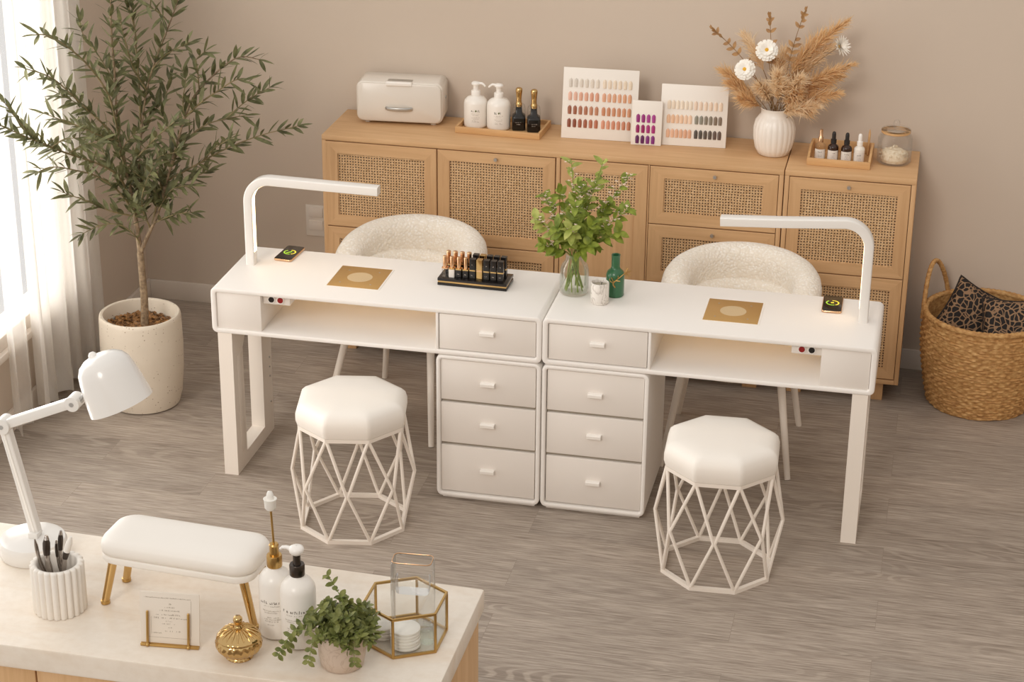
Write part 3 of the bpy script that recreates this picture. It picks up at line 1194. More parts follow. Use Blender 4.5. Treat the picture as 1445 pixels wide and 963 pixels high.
jit = [[rnd.uniform(-1, 1) for _ in range(26)] for _ in range(rows)]
for i in range(rows + 1):
    z = HB * i / rows
    l = []
    for j in range(seg):
        th = 2 * PI * j / seg
        k = i % 2
        wob = .0032 * math.sin(th * 32 + PI * (i // 2 % 2)) * (1 if k else .25) + .0022 * (1 if k else -1)
        r = brad(z) + wob + .0016 * jit[i % rows][int(j * 26 / seg)]
        l.append((r * math.cos(th), r * math.sin(th), z + .0015 * math.sin(th * 9 + i)))
    loops.append(l)
inner = [[((brad(HB * q) - .014) * math.cos(2 * PI * j / seg), (brad(HB * q) - .014) * math.sin(2 * PI * j / seg), max(.012, HB * q)) for j in range(seg)] for q in (1, .8, .6, .4, .2, 0.02)]
g = G().loft(loops + inner, True, True, True)
obj('woven_body', g, 'basket', t, 60)
rim = []
for j in range(120):
    th = 2 * PI * j / 120
    rim.append(((brad(HB) - .004) * math.cos(th), (brad(HB) - .004) * math.sin(th), HB + .004))
g = G()
sg = 10
lps = []
for j in range(240):
    th = 2 * PI * j / 240
    k = 1 + .12 * math.sin(th * 70)
    lps.append([((brad(HB) - .004 + .012 * k * math.cos(2 * PI * q / sg)) * math.cos(th), (brad(HB) - .004 + .012 * k * math.cos(2 * PI * q / sg)) * math.sin(th),
                 HB + .004 + .012 * k * math.sin(2 * PI * q / sg)) for q in range(sg)])
g.loft(lps + [lps[0]], True, False, False)
obj('braided_rim', g, 'basket', t, 60)
for a0 in (R(152), R(-28)):
    pts = []
    rs = []
    for i in range(49):
        u = i / 48
        a = a0 + (u - .5) * R(50)
        zz = HB - .05 + .215 * math.sin(PI * u) ** .62
        r = brad(HB) + .004
        pts.append((r * math.cos(a), r * math.sin(a), zz))
        rs.append(.0095 * (1 + .1 * math.sin(u * 120)))
    obj('handle', G().tube(pts, rs, 10), 'basket', t, 60)


def pillow(label, loc, rot, S, th):
    t = thing('cushion', label, 'cushion', loc, rot=rot)
    g = G()
    n = 18
    for side in (1, -1):
        vs = []
        fs = []
        for i in range(n + 1):
            for j in range(n + 1):
                u, v = i / n * 2 - 1, j / n * 2 - 1
                pin = 1 - .09 * (1 - abs(u) ** 2) * abs(v) ** 4 * 1 - .0
                x = u * S * (1 - .10 * (1 - v * v) * abs(u) ** 3)
                y = v * S * (1 - .10 * (1 - u * u) * abs(v) ** 3)
                z = side * th * ((1 - u ** 2) * (1 - v ** 2)) ** .42
                z += side * .006 * math.sin(5 * u + 3 * v) * (1 - u * u) * (1 - v * v)
                vs.append((x, y, z))
        for i in range(n):
            for j in range(n):
                a = i * (n + 1) + j
                q = (a, a + 1, a + n + 2, a + n + 1)
                fs.append(q if side < 0 else q[::-1])
        g.add(vs, fs)
    obj('cover', g, 'leopard', t, 80)
    edge = []
    for k in range(4 * n):
        s_, q = divmod(k, n)
        w_ = q / n * 2 - 1
        u, v = ((w_, -1), (1, w_), (-w_, 1), (-1, -w_))[s_]
        edge.append((u * S * (1 - .10 * (1 - v * v) * abs(u) ** 3), v * S * (1 - .10 * (1 - u * u) * abs(v) ** 3), 0))
    obj('piping', G().tube(edge, .004, 6, closed=True), 'piping', t)
    return t


pillow('leopard print cushion with one corner pointing up at the back of the basket', (1.503, 1.41, .352), (R(72), R(28), R(4)), .118, .045)
pillow('leopard print cushion lying in front with its flat edge up in the basket', (1.665, 1.305, .345), (R(66), R(-5), R(-8)), .125, .045)

# ============================================================ OLIVE TREE
px_, py_ = -1.752, .545
POT_R, POT_H = .163, .415
t = thing('potted_olive_tree', 'tall olive tree in a speckled stone pot beside the curtain', 'potted tree', (px_, py_, 0))
prof = [(.001, 0), (.125, 0), (.14, .006), (.152, .05), (.163, .16), (.166, .26), (.163, .375), (.161, .388), (.156, .392), (.147, .390), (.143, .381), (.141, .28), (.001, .28)]
obj('pot', G().lathe(prof, 56), 'terrazzo', t, 50)
rnd = random.Random(11)
g = G()
g.lathe([(.001, .332), (.06, .332), (.12, .326), (.1405, .32), (.1405, .31), (.001, .31)], 32)
for i in range(420):
    a, r = rnd.uniform(0, 2 * PI), .135 * math.sqrt(rnd.random())
    L = rnd.uniform(.007, .016)
    st = len(g.v)
    g.box(-L, L, -L * .45, L * .45, -.002, .002)
    m = T(r * math.cos(a), r * math.sin(a), .335 + rnd.uniform(-.003, .006)) @ Matrix.Rotation(rnd.uniform(0, PI), 4, 'Z') @ Matrix.Rotation(rnd.uniform(-.7, .7), 4, 'X') @ Matrix.Rotation(rnd.uniform(-.5, .5), 4, 'Y')
    g.xf(m, st)
tag(obj('bark_mulch', g, 'mulch', t, 0), None, None, None, 'stuff')
O = Vector((px_, py_, 0))


def branch_pts(lst):
    k = 1.3 if min(p[0] for p in lst) < 100 else 1
    return [at(x, y, py_ + dy * k) - O for x, y, dy in lst]


limbs = [
    ([(203, 452, 0), (204, 430, 0), (201, 390, 0), (198, 357, 0)], .0165, .0135),
    ([(198, 357, 0), (193, 320, 0), (189, 295, 0), (178, 240, -.02), (166, 180, -.03), (162, 110, -.03), (157, 40, -.03), (156, -40, -.03)], .0115, .003),
    ([(198, 357, 0), (212, 325, 0), (223, 300, .01), (236, 252, .03), (261, 166, .06), (281, 127, .08), (331, 83, .12), (366, 84, .15)], .0095, .002),
    ([(190, 300, 0), (194, 268, .02), (199, 190, .05), (207, 127, .06), (222, 78, .06), (243, 24, .06), (254, -10, .06)], .006, .002),
    ([(178, 240, -.02), (166, 207, -.06), (150, 180, -.10), (121, 153, -.18), (76, 112, -.30), (36, 97, -.40)], .006, .0018),
    ([(166, 185, -.03), (153, 134, -.06), (124, 92, -.12), (92, 64, -.18), (66, 50, -.22), (50, 49, -.25)], .005, .0018),
    ([(186, 285, 0), (168, 250, -.06), (140, 232, -.14), (96, 217, -.26), (48, 198, -.40), (2, 178, -.48)], .006, .0018),
    ([(96, 217, -.26), (66, 205, -.34), (41, 188, -.40), (22, 165, -.44), (4, 142, -.46)], .004, .0015),
    ([(190, 300, 0), (165, 268, -.05), (137, 249, -.1), (104, 240, -.16), (76, 236, -.2), (50, 244, -.24)], .0045, .0015),
    ([(189, 305, 0), (163, 300, -.03), (140, 292, -.05), (124, 284, -.08), (100, 276, -.1), (88, 271, -.12)], .004, .0015),
    ([(199, 350, 0), (190, 332, -.02), (168, 317, -.04), (140, 319, -.07), (115, 331, -.1)], .0035, .0013),
    ([(214, 322, 0), (222, 285, .02), (232, 259, .04), (271, 236, .08), (319, 210, .12), (368, 191, .16), (420, 178, .2)], .006, .0016),
    ([(236, 250, .03), (256, 206, .06), (287, 178, .10), (318, 168, .12), (346, 163, .14)], .005, .0015),
    ([(261, 166, .06), (282, 146, .05), (308, 128, .06), (335, 112, .08), (352, 118, .1)], .0045, .0015),
    ([(199, 190, .05), (196, 120, .08), (192, 70, .1), (190, 41, .1), (180, 4, .1), (176, -30, .1)], .005, .0018),
    ([(215, 98, .06), (228, 82, .05), (246, 70, .04), (268, 60, .03)], .0035, .0013),
    ([(281, 127, .08), (279, 100, .05), (277, 84, .04), (290, 72, .03)], .003, .0012),
    ([(223, 298, .01), (238, 272, -.02), (252, 264, -.03), (272, 262, -.04)], .003, .0012),
    ([(178, 240, -.02), (200, 215, -.08), (225, 190, -.12), (246, 172, -.16)], .0045, .0015),
    ([(194, 268, .02), (210, 235, -.05), (228, 220, -.1), (250, 215, -.13)], .004, .0013),
    ([(170, 200, -.03), (150, 195, -.12), (128, 186, -.2), (104, 176, -.25), (62, 160, -.3)], .004, .0014),
    ([(187, 285, 0), (172, 262, .05), (156, 232, .1), (140, 205, .14), (128, 180, .16)], .004, .0014),
    ([(225, 285, .02), (250, 262, .1), (275, 250, .16), (300, 238, .2)], .004, .0014),
    ([(207, 127, .06), (190, 100, .0), (180, 70, -.05), (170, 30, -.08)], .004, .0014),
    ([(163, 120, -.03), (140, 80, -.02), (118, 50, 0), (112, 28, 0)], .0035, .0013),
    ([(261, 166, .06), (258, 140, .1), (262, 115, .14), (255, 95, .16)], .0035, .0013),
    ([(212, 322, 0), (200, 290, -.07), (205, 260, -.12), (216, 235, -.16)], .004, .0014),
    ([(199, 190, .05), (215, 160, .1), (232, 140, .14), (240, 110, .18)], .004, .0014),
]


def resample(pts, n):
    out = []
    for i in range(n + 1):
        u = i / n * (len(pts) - 1)
        k = min(int(u), len(pts) - 2)
        f = u - k
        p0, p1, p2, p3 = pts[max(k - 1, 0)], pts[k], pts[k + 1], pts[min(k + 2, len(pts) - 1)]
        out.append(.5 * ((2 * p1) + (p2 - p0) * f + (2 * p0 - 5 * p1 + 4 * p2 - p3) * f * f + (3 * p1 - p0 - 3 * p2 + p3) * f ** 3))
    return out


rnd = random.Random(31)
twigs = []
for k, cnt in ((1, 5), (2, 4), (3, 2), (6, 2), (4, 2), (11, 3), (5, 1), (14, 1), (12, 1)):
    pp = resample(branch_pts(limbs[k][0]), 20)
    for q in range(cnt):
        i = rnd.randint(4 if k < 3 else 3, 17)
        d = (pp[i + 1] - pp[i]).normalized()
        o3 = Vector((rnd.uniform(-1, 1), rnd.uniform(-1, .8), rnd.uniform(-.25, .6))).normalized()
        L = rnd.uniform(.12, .24)
        e = pp[i] + (d * .55 + o3 * .8).normalized() * L
        if e.x + px_ < -1.98:
            continue
        twigs.append([pp[i], pp[i].lerp(e, .5) + Vector((0, 0, .012)), e])
foliage = G()
for k, (lst, r0, r1) in enumerate(limbs + [(q, .0028, .0012) for q in twigs]):
    pts = branch_pts(lst) if k < len(limbs) else lst
    if k == 0:
        pts[0].z = .32
    sp = resample(pts, 5 * (len(pts) - 1))
    n = len(sp)
    rs = [r0 + (r1 - r0) * (i / (n - 1)) ** .8 for i in range(n)]
    obj('trunk' if k == 0 else 'branch', G().tube(sp, rs, 10 if k < 4 else 7), 'bark' if k < 4 else 'twig', t, 70)
    if k == 0:
        continue
    # leaves in pairs along the outer part of each branch
    L = 0
    start = .30 if k in (1, 2) else .10
    pos = 0
    acc = 0
    for i in range(1, n):
        seg_ = (sp[i] - sp[i - 1])
        acc += seg_.length
        if i / n < start:
            continue
        while acc > .0225:
            acc -= .0225
            d = seg_.normalized()
            base = sp[i]
            pos += 1
            a = pos * R(90) + rnd.uniform(-.5, .5)
            s0 = d.orthogonal().normalized()
            s1 = d.cross(s0)
            for sg in (0, PI):
                if rnd.random() < .06:
                    continue
                o_ = s0 * math.cos(a + sg) + s1 * math.sin(a + sg)
                dirv = (d * rnd.uniform(.45, 1.0) + o_ * rnd.uniform(.6, 1.0) + Vector((0, 0, rnd.uniform(-.15, .3)))).normalized()
                ll = rnd.uniform(.05, .084) * (.75 if i > n * .93 else 1)
                up = (Vector((rnd.uniform(-.5, .5), rnd.uniform(-.8, .3), 1)))
                foliage.leaf(base, dirv, up, ll, rnd.uniform(.014, .0195), rnd.uniform(-.1, .3), 4)
    foliage.leaf(sp[-1], (sp[-1] - sp[-3]), Vector((0, -.4, 1)), .06, .014, .1)
obj('foliage', foliage, 'olive', t, 0)

# ============================================================ ON THE SIDEBOARD
ZS = SZ + .0005
# sterilizer
t = thing('sterilizer_box', 'white rounded tool sterilizer box with silver handles at the left end of the sideboard', 'sterilizer', (-.912, 1.438, ZS), R(5))
g = G()
w2, hh, dd = .183, .182, .155
rr_ = [(x, z) for x, z in rrect(-w2, w2, .008, hh, .03, 6)]


def rloop(y, k):
    return [(x * (1 - k / w2), y, .008 + (hh - .008) / 2 + (z - .008 - (hh - .008) / 2) * (1 - k / (hh / 2))) for x, z in rr_]


g.loft([rloop(0.006, .004), rloop(.01, .0), rloop(dd - .012, 0), rloop(dd - .003, .005), rloop(dd, .014)])
obj('body', g, 'sterilizer', t, 50)
obj('front_door', G().loft([rloop(.006, .005), rloop(-.002, .005), rloop(-.005, .008)]), 'sterilizer', t, 50)
obj('door_handle', G().tube([(-.054 + .108 * i / 12, -.006 - .014 * math.sin(PI * min(1, max(0, i / 12))) ** .4, .072) for i in range(13)],
                            1, sec=[(a, b) for a, b in rrect(-.006, .006, -.007, .007, .004, 3)], up=(0, 0, 1)), 'silver', t)
obj('top_window', G().box(-.052, .052, .012, .045, hh - .0005, hh + .0025, .001), 'silver', t)
obj('top_latch', G().box(-.055, .055, -.010, .010, hh - .014, hh + .004, .004, 3), 'handle', t)
obj('side_knob', G().tube([(w2 - .001, .085, .105), (w2 + .003, .085, .105)], .007, 14), 'silver', t)
each('foot', [G().tube([(x, y, .009), (x, y, 0)], .012, 14) for x in (-.14, .14) for y in (.03, .12)], 'label', t)


def tray(label, loc, rz, w, d, h, side_h, cat='tray'):
    t = thing('wooden_tray', label, cat, loc, rz)
    x = w / 2
    obj('base', G().box(-x + .006, x - .006, .006, d - .006, 0, .007), 'tray_wood', t)
    obj('front_wall', G().box(-x, x, 0, .009, 0, h, .0015), 'tray_wood', t)
    obj('back_wall', G().box(-x, x, d - .009, d, 0, side_h, .0015), 'tray_wood', t)
    for sx in (-1, 1):
        a, b = (x - .009, x) if sx > 0 else (-x, -x + .009)
        g = G().loft([[(q, .009, 0), (q, d - .009, 0), (q, d - .009, side_h), (q, d * .45, side_h), (q, .009, h)] for q in (a, b)])
        obj('side_wall', g, 'tray_wood', t, 20)
    return t


tray('oak tray holding the pump bottles and black polish bottles beside the sterilizer', (-.478, 1.377, ZS), R(-2.5), .362, .2, .027, .027)


def cyl(r, a0):
    return lambda u, v: ((r + .0004) * math.cos(a0 + u / r), (r + .0004) * math.sin(a0 + u / r), v)


def pump_bottle(label, loc, rz, seed):
    t = thing('pump_bottle', label, 'bottle', loc, rz)
    r = .0495
    prof = [(.001, 0), (r - .006, 0), (r - .001, .004), (r, .012), (r, .10), (r - .003, .113), (r - .013, .124), (.02, .131), (.017, .134), (.001, .134)]
    obj('body', G().lathe(prof, 40), 'bottle_white', t, 45)
    obj('collar', G().lathe([(.001, .132), (.019, .132), (.0195, .134), (.0195, .152), (.018, .154), (.001, .154)], 28), 'handle', t, 40)
    g = G().lathe([(.001, .154), (.011, .154), (.0115, .176), (.018, .179), (.0185, .185), (.014, .190), (.001, .192)], 24)
    obj('pump_head', g, 'handle', t, 45)
    obj('spout', G().tube([(.01, 0, .185), (.028, 0, .186), (.036, 0, .181), (.042, 0, .174)], [.006, .0052, .0045, .0035], 10), 'handle', t)
    rd = random.Random(seed)
    a0 = -PI / 2 + .22 - rz
    f = cyl(r, a0)
    lb = G()
    lb.scribble(f, -.019, -.007, .073, .010, rd)
    lb.scribble(f, .006, .018, .073, .010, rd)
    obj('label_title', lb, 'ink', t, 0)
    obj('label_emblem', G().add([f(*p) for p in [(-.004, .077), (0, .073), (.005, .077), (.001, .083)]], [(0, 1, 2, 3)]), 'ink_green', t, 0)
    lb = G()
    for v, a, b in ((.064, -.02, .02), (.058, -.014, .014), (.048, -.017, .017), (.042, -.012, .014), (.034, -.016, .01), (.029, -.016, .016)):
        lb.scribble(f, a, b, v, .003, rd)
    obj('label_text', lb, 'ink_pale', t, 0)
    return t


pump_bottle('white pump bottle nearest the sterilizer, its spout turned right', (-.592, 1.478, ZS + .0075), R(-8), 3)
pump_bottle('white pump bottle with its spout turned left, beside the black polish bottles', (-.492, 1.47, ZS + .0075), R(188), 5)


def polish_bottle(label, loc, seed):
    t = thing('polish_bottle', label, 'bottle', loc, R(12))
    prof = [(x, y) for x, y in rrect(-.028, .028, -.028, .028, .009, 4)]

    def L(k, z):
        return [(x * k, y * k, z) for x, y in prof]
    obj('body', G().loft([L(.93, 0), L(1, .004), L(1, .052), L(.9, .060), L(.5, .07), L(.45, .095), L(.4, .10)]), 'black', t, 50)
    obj('clear_sleeve', G().loft([L(1.0, .054), L(.98, .08), L(.9, .1), L(.62, .108)], True, False, False), 'glass', t, 50)
    g = G().lathe([(.001, .098), (.0135, .098), (.0135, .112), (.012, .114), (.0115, .122), (.0105, .126), (.0125, .150), (.0145, .166), (.0135, .174), (.009, .178), (.001, .179)], 24)
    obj('gold_cap', g, 'gold_shiny', t, 45)
    rd = random.Random(seed)
    lb = G()
    for v, a, b, h in ((.034, -.014, .014, .0035), (.026, -.008, .008, .004)):
        lb.scribble(lambda u, q: (u, -.0284, q), a, b, v, h, rd)
    obj('label_text', lb, 'ink_white', t, 0)
    return t


polish_bottle('black polish bottle with gold cap standing right beside the white pump bottles', (-.408, 1.478, ZS + .0075), 1)
polish_bottle('black polish bottle with gold cap at the right corner of its tray', (-.342, 1.468, ZS + .0075), 2)


def nail_board(label, loc, rz, w, h, rows, lean=R(10), name='swatch_board'):
    """rows: list of (z, [(x, colour index)])"""
    t = thing(name, label, 'colour chart', loc, rz)
    st = []
    mt = Matrix.Rotation(-lean, 4, 'X')
    bd = G().box(-w / 2, w / 2, 0, .006, .0005, h, .001).xf(mt)
    obj('board', bd, 'board', t)
    # the prop that holds it up
    top = mt @ Vector((0, .006, h * .62))
    foot_y = top.y + h * .16
    obj('easel_strut', G().loft([[(-.02, top.y, top.z), (.02, top.y, top.z), (.02, top.y + .003, top.z), (-.02, top.y + .003, top.z)],
                                 [(-.03, foot_y, .001), (.03, foot_y, .001), (.03, foot_y + .003, .001), (-.03, foot_y + .003, .001)]]), 'board', t, 20)
    cache = {}
    for z, lst, ln in rows:
        for x, m in lst:
            key = (m.name, ln)
            if key not in cache:
                g = G()
                lp = []
                wd = .0080
                for k in range(9):
                    u = k / 8
                    ww = wd * (.86 + .14 * math.sin(PI * u)) * (1 if u < .72 else math.sqrt(max(.03, 1 - ((u - .72) / .28) ** 2)))
                    zz = -ln / 2 + ln * u
                    lp.append([(-ww, -.0002, zz), (-ww * .7, -.0028, zz), (0, -.004, zz), (ww * .7, -.0028, zz), (ww, -.0002, zz)])
                g.loft(lp)
                o = obj('nail_tip', g, m, t, 60)
                cache[key] = o
            else:
                o = cache[key].copy()
                COL.objects.link(o)
                o.parent = t
            o.location = mt @ Vector((x, -.0003, z))
            o.rotation_euler = (-lean, 0, 0)
    return t


NC = {}


def nailc(c, rough=.22):
    k = tuple(int(v) for v in c)
    if k not in NC:
        NC[k] = plain('nail_colour', k, rough, var=.06, vs=150, coat=.3)
    return NC[k]


def lerp(a, b, u):
    return tuple(a[i] + (b[i] - a[i]) * u for i in range(3))


def rowc(x0, x1, n, a, b):
    return [(x0 + (x1 - x0) * i / (n - 1), nailc(lerp(a, b, i // 2 * 2 / (n - 1)))) for i in range(n)]


WA = .312
rows = []
for z, c1, c2, c3, c4 in ((.231, (216, 206, 194), (226, 214, 198), (232, 214, 192), (228, 208, 184)),
                          (.176, (228, 182, 160), (212, 150, 122), (222, 168, 136), (214, 158, 122)),
                          (.119, (158, 98, 72), (196, 140, 108), (198, 136, 100), (206, 146, 110)),
                          (.065, (140, 76, 54), (190, 116, 86), (214, 148, 118), (190, 122, 92))):
    rows.append((z, rowc(-.125, -.013, 6, c1, c2) + rowc(.016, .122, 6, c3, c4), .036))
nail_board('largest white nail swatch board, nude and brown tips, left of the purple one', (-.062, 1.432, ZS), R(2.5), WA, .292, rows)
rows = [(.111, rowc(-.036, .028, 4, (150, 44, 120), (176, 70, 146)), .034), (.068, rowc(-.036, .028, 4, (150, 28, 96), (176, 52, 126)), .034),
        (.024, rowc(-.036, .028, 4, (96, 30, 88), (146, 56, 140)), .034)]
nail_board('small white swatch board with purple and magenta nail tips in the middle', (.139, 1.408, ZS), R(3), .124, .183, rows, R(8))
rows = [(.168, rowc(-.102, -.014, 6, (236, 218, 196), (238, 224, 204)) + rowc(.006, .108, 6, (232, 208, 186), (236, 212, 188)), .036),
        (.110, rowc(-.102, -.014, 6, (232, 190, 156), (238, 206, 178)) + rowc(.012, .108, 6, (140, 136, 122), (128, 106, 88)), .036),
        (.051, rowc(-.102, -.014, 6, (232, 184, 152), (214, 162, 130)) + rowc(.012, .108, 6, (84, 76, 68), (104, 82, 70)), .036)]
nail_board('white swatch board with beige and grey nail tips beside the dried flower vase', (.326, 1.438, ZS), R(3), .272, .25, rows)

# ------------------------------------------------------------ ribbed vase with dried flowers
vx, vy = .657, 1.428
t = thing('ribbed_vase', 'white ribbed ceramic vase of dried flowers on the sideboard', 'vase', (vx, vy, ZS))
prof = [(.001, 0), (.055, 0), (.062, .004), (.075, .03), (.083, .07), (.084, .11), (.078, .14), (.066, .158), (.058, .166), (.057, .185), (.061, .192), (.057, .194), (.052, .19), (.052, .165), (.05, .12), (.001, .11)]


def rib(th, i, r, z):
    if z < .004 or z > .16 or i > 8:
        return 1
    k = math.sin(PI * min(1, max(0, (z - .002) / .158))) ** .4
    return 1 + .035 * k * (abs(math.cos(th * 11)) - .6)


obj('body', G().lathe(prof, 176, mod=rib), 'ceramic', t, 60)
VO = Vector((vx, vy, ZS + .17))
rnd = random.Random(21)
GD = 'dried stems in the ribbed white vase'


def stem_curve(end, n=10, start=None, sag=.0):
    p0 = start or Vector((rnd.uniform(-.03, .03), rnd.uniform(-.03, .03), -.03))
    c = Vector((p0.x + (end.x - p0.x) * .25, p0.y + (end.y - p0.y) * .25, p0.z + (end.z - p0.z) * .6))
    out = []
    for i in range(n + 1):
        u = i / n
        out.append(p0 * (1 - u) ** 2 + c * 2 * u * (1 - u) + end * u * u)
    return out


def plume(label, end, wid, dens, mat, frac=.5, L=.07):
    t = thing('pampas_plume', label, 'dried flower', VO, group=None)
    pts = stem_curve(end, 14)
    obj('stem', G().tube(pts, [.0016] * len(pts), 6), 'dry_stem', t)
    g = G()
    n0 = int(len(pts) * (1 - frac))
    for i in range(int(dens * 1.5)):
        u = rnd.random()
        f = (1 - frac) + frac * u
        k = min(int(f * (len(pts) - 1)), len(pts) - 2)
        fr = f * (len(pts) - 1) - k
        b = pts[k].lerp(pts[k + 1], fr)
        d = (pts[k + 1] - pts[k]).normalized()
        a = rnd.uniform(0, 2 * PI)
        s0 = d.orthogonal().normalized()
        o_ = s0 * math.cos(a) + d.cross(s0) * math.sin(a)
        prof_ = math.sin(PI * (.12 + .86 * u)) ** .7
        dr = (d * rnd.uniform(.9, 1.5) + o_ * wid * prof_ + Vector((0, 0, -.12)))
        g.leaf(b, dr, Vector((rnd.uniform(-1, 1), rnd.uniform(-1, 1), rnd.uniform(-1, 1))), L * rnd.uniform(.5, 1.1) * (.5 + .5 * prof_), .0034, rnd.uniform(.1, .7), 3)
    obj('plume', g, mat, t, 0)
    return t


def vpt(x, y, Y):
    return at(x, y, Y) - VO


for label, (x, y, Y), wid, dens, m, fr in (
        ('tall straw plume leaning right, topmost plume of the dried bouquet', (1192, 32, 1.43), .55, 230, 'pampas', .38),
        ('broad straw plume upright right of centre in the dried bouquet', (1160, 48, 1.47), .75, 330, 'pampas', .5),
        ('pale slender plume upright at the left of the dried bouquet', (1052, 52, 1.50), .75, 260, 'pampas_pale', .45),
        ('straw plume spreading right just under the small spiky white flower', (1200, 92, 1.40), .8, 330, 'pampas', .6),
        ('straw plume spreading low to the right rim of the dried bouquet', (1182, 132, 1.38), .9, 330, 'pampas', .6),
        ('drooping pale plume at the lower right of the dried bouquet', (1150, 150, 1.33), .9, 300, 'pampas_pale', .6),
        ('straw plume spreading low to the left of the dried bouquet', (1030, 118, 1.40), .7, 260, 'pampas', .55),
        ('short straw plume pointing left beside the lower white daisy', (1020, 100, 1.43), .6, 180, 'pampas', .4),
        ('lowest straw plume pointing left above the grey swatch board', (1046, 138, 1.36), .7, 200, 'pampas', .5),
        ('fluffy pale plume front and centre above the vase mouth', (1098, 106, 1.33), 1.0, 300, 'pampas_pale', .6),
        ('fluffy straw plume front and right above the vase mouth', (1130, 112, 1.34), 1.0, 330, 'pampas_pale', .6),
        ('thick straw plume behind the bouquet, right of its centre', (1146, 80, 1.49), .9, 330, 'pampas', .6),
        ('pale feathery plume standing at the centre behind the higher daisy stem', (1106, 74, 1.46), .9, 260, 'pampas_pale', .55),
        ('short feathery plume low at the centre right above the vase rim', (1126, 132, 1.36), 1.1, 280, 'pampas', .6),
        ('feathery plume pointing right between the two right-hand plumes', (1184, 108, 1.44), 1.0, 280, 'pampas', .55),
        ('pale feathery plume low at the centre left under the lower daisy', (1072, 122, 1.37), 1.0, 240, 'pampas_pale', .55),
        ('feathery plume pointing up right beneath the tall straw plume', (1172, 66, 1.45), .8, 260, 'pampas_pale', .5),
        ('thin curved straw plume trailing over the right of the vase', (1140, 158, 1.36), .4, 60, 'pampas', .3)):
    plume(label, vpt(x, y, Y), wid, dens, m, fr)


def sprig(label, end, n=6):
    t = thing('dried_leaf_sprig', label, 'dried flower', VO)
    pts = stem_curve(end, 16)
    obj('stem', G().tube(pts, [.0016] * 17, 6), 'dry_stem', t)
    g = G()
    for i in range(n):
        u = .52 + .44 * i / (n - 1)
        k = int(u * 16)
        b = pts[k]
        d = (pts[k] - pts[k - 1]).normalized()
        s0 = d.cross(Vector((-.2, -.95, .3))).normalized()
        for sg in (1, -1):
            if rnd.random() < .12:
                continue
            g.leaf(b, d * .7 + s0 * sg * .9, Vector((-.2, -1, .4)), .03 * rnd.uniform(.8, 1.15) * (1.2 - .5 * i / n), .017 * (1.1 - .4 * i / n), .2, 4)
    for i in range(16):
        b = pts[14].lerp(pts[16], rnd.random())
        g.leaf(b, (pts[16] - pts[14]).normalized() + Vector((rnd.uniform(-.6, .6), rnd.uniform(-.6, .6), rnd.uniform(-.2, .5))), Vector((0, -1, .3)), .018, .008, .1, 3)
    obj('leaves', g, 'dry_leaf', t, 0)
    return t


sprig('brown leafy dried sprig leaning far left above the daisies', vpt(1004, 40, 1.42))
sprig('brown leafy dried sprig standing upright behind the upper daisy', vpt(1086, 22, 1.45), 5)
sprig('tallest brown leafy dried sprig right of the upper daisy', vpt(1137, 14, 1.42), 7)


def daisy(label, end, face, r, spiky=False):
    t = thing('dried_daisy', label, 'dried flower', VO)
    pts = stem_curve(end, 12)
    obj('stem', G().tube(pts, [.0017] * 13, 6), 'dry_stem', t)
    m = frame_to(end, face)
    g = G()
    for ring, (n, L, tilt) in enumerate(((17, 1, .12), (15, .85, .34), (12, .65, .6))):
        for i in range(n):
            a = 2 * PI * i / n + ring * .3 + rnd.uniform(-.08, .08)
            tl = tilt + rnd.uniform(-.08, .08) + (.55 if spiky else 0)
            d = Vector((math.cos(a) * math.cos(tl), math.sin(a) * math.cos(tl), math.sin(tl)))
            st = len(g.v)
            g.leaf(Vector((0, 0, .001 * ring)), d, Vector((-d.x * .2, -d.y * .2, 1)), r * L, r * (.2 if spiky else .36), .18, 4,
                   shape=(lambda q: math.sin(PI * min(1, .1 + q * .88)) ** .7) if spiky else (lambda q: min(1, .35 + q * 1.1) * (1 if q < .85 else .75)))
            g.xf(m, st)
    obj('petals', g, 'petal', t, 0)
    g = G()
    g.sphere((0, 0, .004), r * .22, 14, 8, (1, 1, .6))
    g.xf(m)
    obj('flower_centre', g, 'pollen', t)
    return t


daisy('white daisy with yellow eye, lower left of the two open daisies', vpt(1051, 98, 1.34), (-.15, -.85, .42), .042)
daisy('white daisy with yellow eye, the higher one at the middle of the bouquet', vpt(1082, 71, 1.36), (.05, -.8, .5), .044)
daisy('spiky white dried flower at the right of the bouquet', vpt(1184, 66, 1.40), (.7, -.55, .4), .048, True)

# ------------------------------------------------------------ dropper bottles in their tray, glass jar
tray('small bamboo tray with raised sides holding four little dropper bottles', (.927, 1.308, ZS), R(-1.5), .25, .19, .03, .055)


def dropper(label, loc, rz, bodym, capm, seed, gold=False):
    t = thing('dropper_bottle', label, 'bottle', loc, rz)
    r = .0215
    obj('body', G().lathe([(.001, 0), (r - .003, 0), (r, .003), (r, .054), (r - .002, .060), (r - .011, .067), (.0085, .072), (.001, .072)], 28), bodym, t, 45)
    if gold:
        obj('cap', G().lathe([(.001, .07), (.0105, .07), (.0105, .088), (.0075, .092), (.0065, .118), (.006, .121), (.001, .121)], 20), capm, t, 40)
    else:
        obj('cap', G().lathe([(.001, .07), (.0115, .07), (.0115, .086), (.008, .088), (.008, .108), (.0065, .115), (.003, .118), (.001, .118)], 20), capm, t, 40)
    lg = G()
    lb = []
    for z in (.006, .044):
        lb.append([((r + .0004) * math.cos(R(-92) + 2.3 * (i / 16 - .5)), (r + .0004) * math.sin(R(-92) + 2.3 * (i / 16 - .5)), z) for i in range(17)])
    lg.loft(lb, False, False, False)
    la = obj('paper_label', lg, 'label', t, 60)
    rd = random.Random(seed)
    f = cyl(r + .0004, R(-84))
    s_ = G()
    s_.scribble(f, -.010, .008, .031, .006, rd)
    for v in (.023, .017, .012):
        s_.scribble(f, -.009, .008, v, .0026, rd)
    obj('label_text', s_, 'ink', la, 0)
    return t


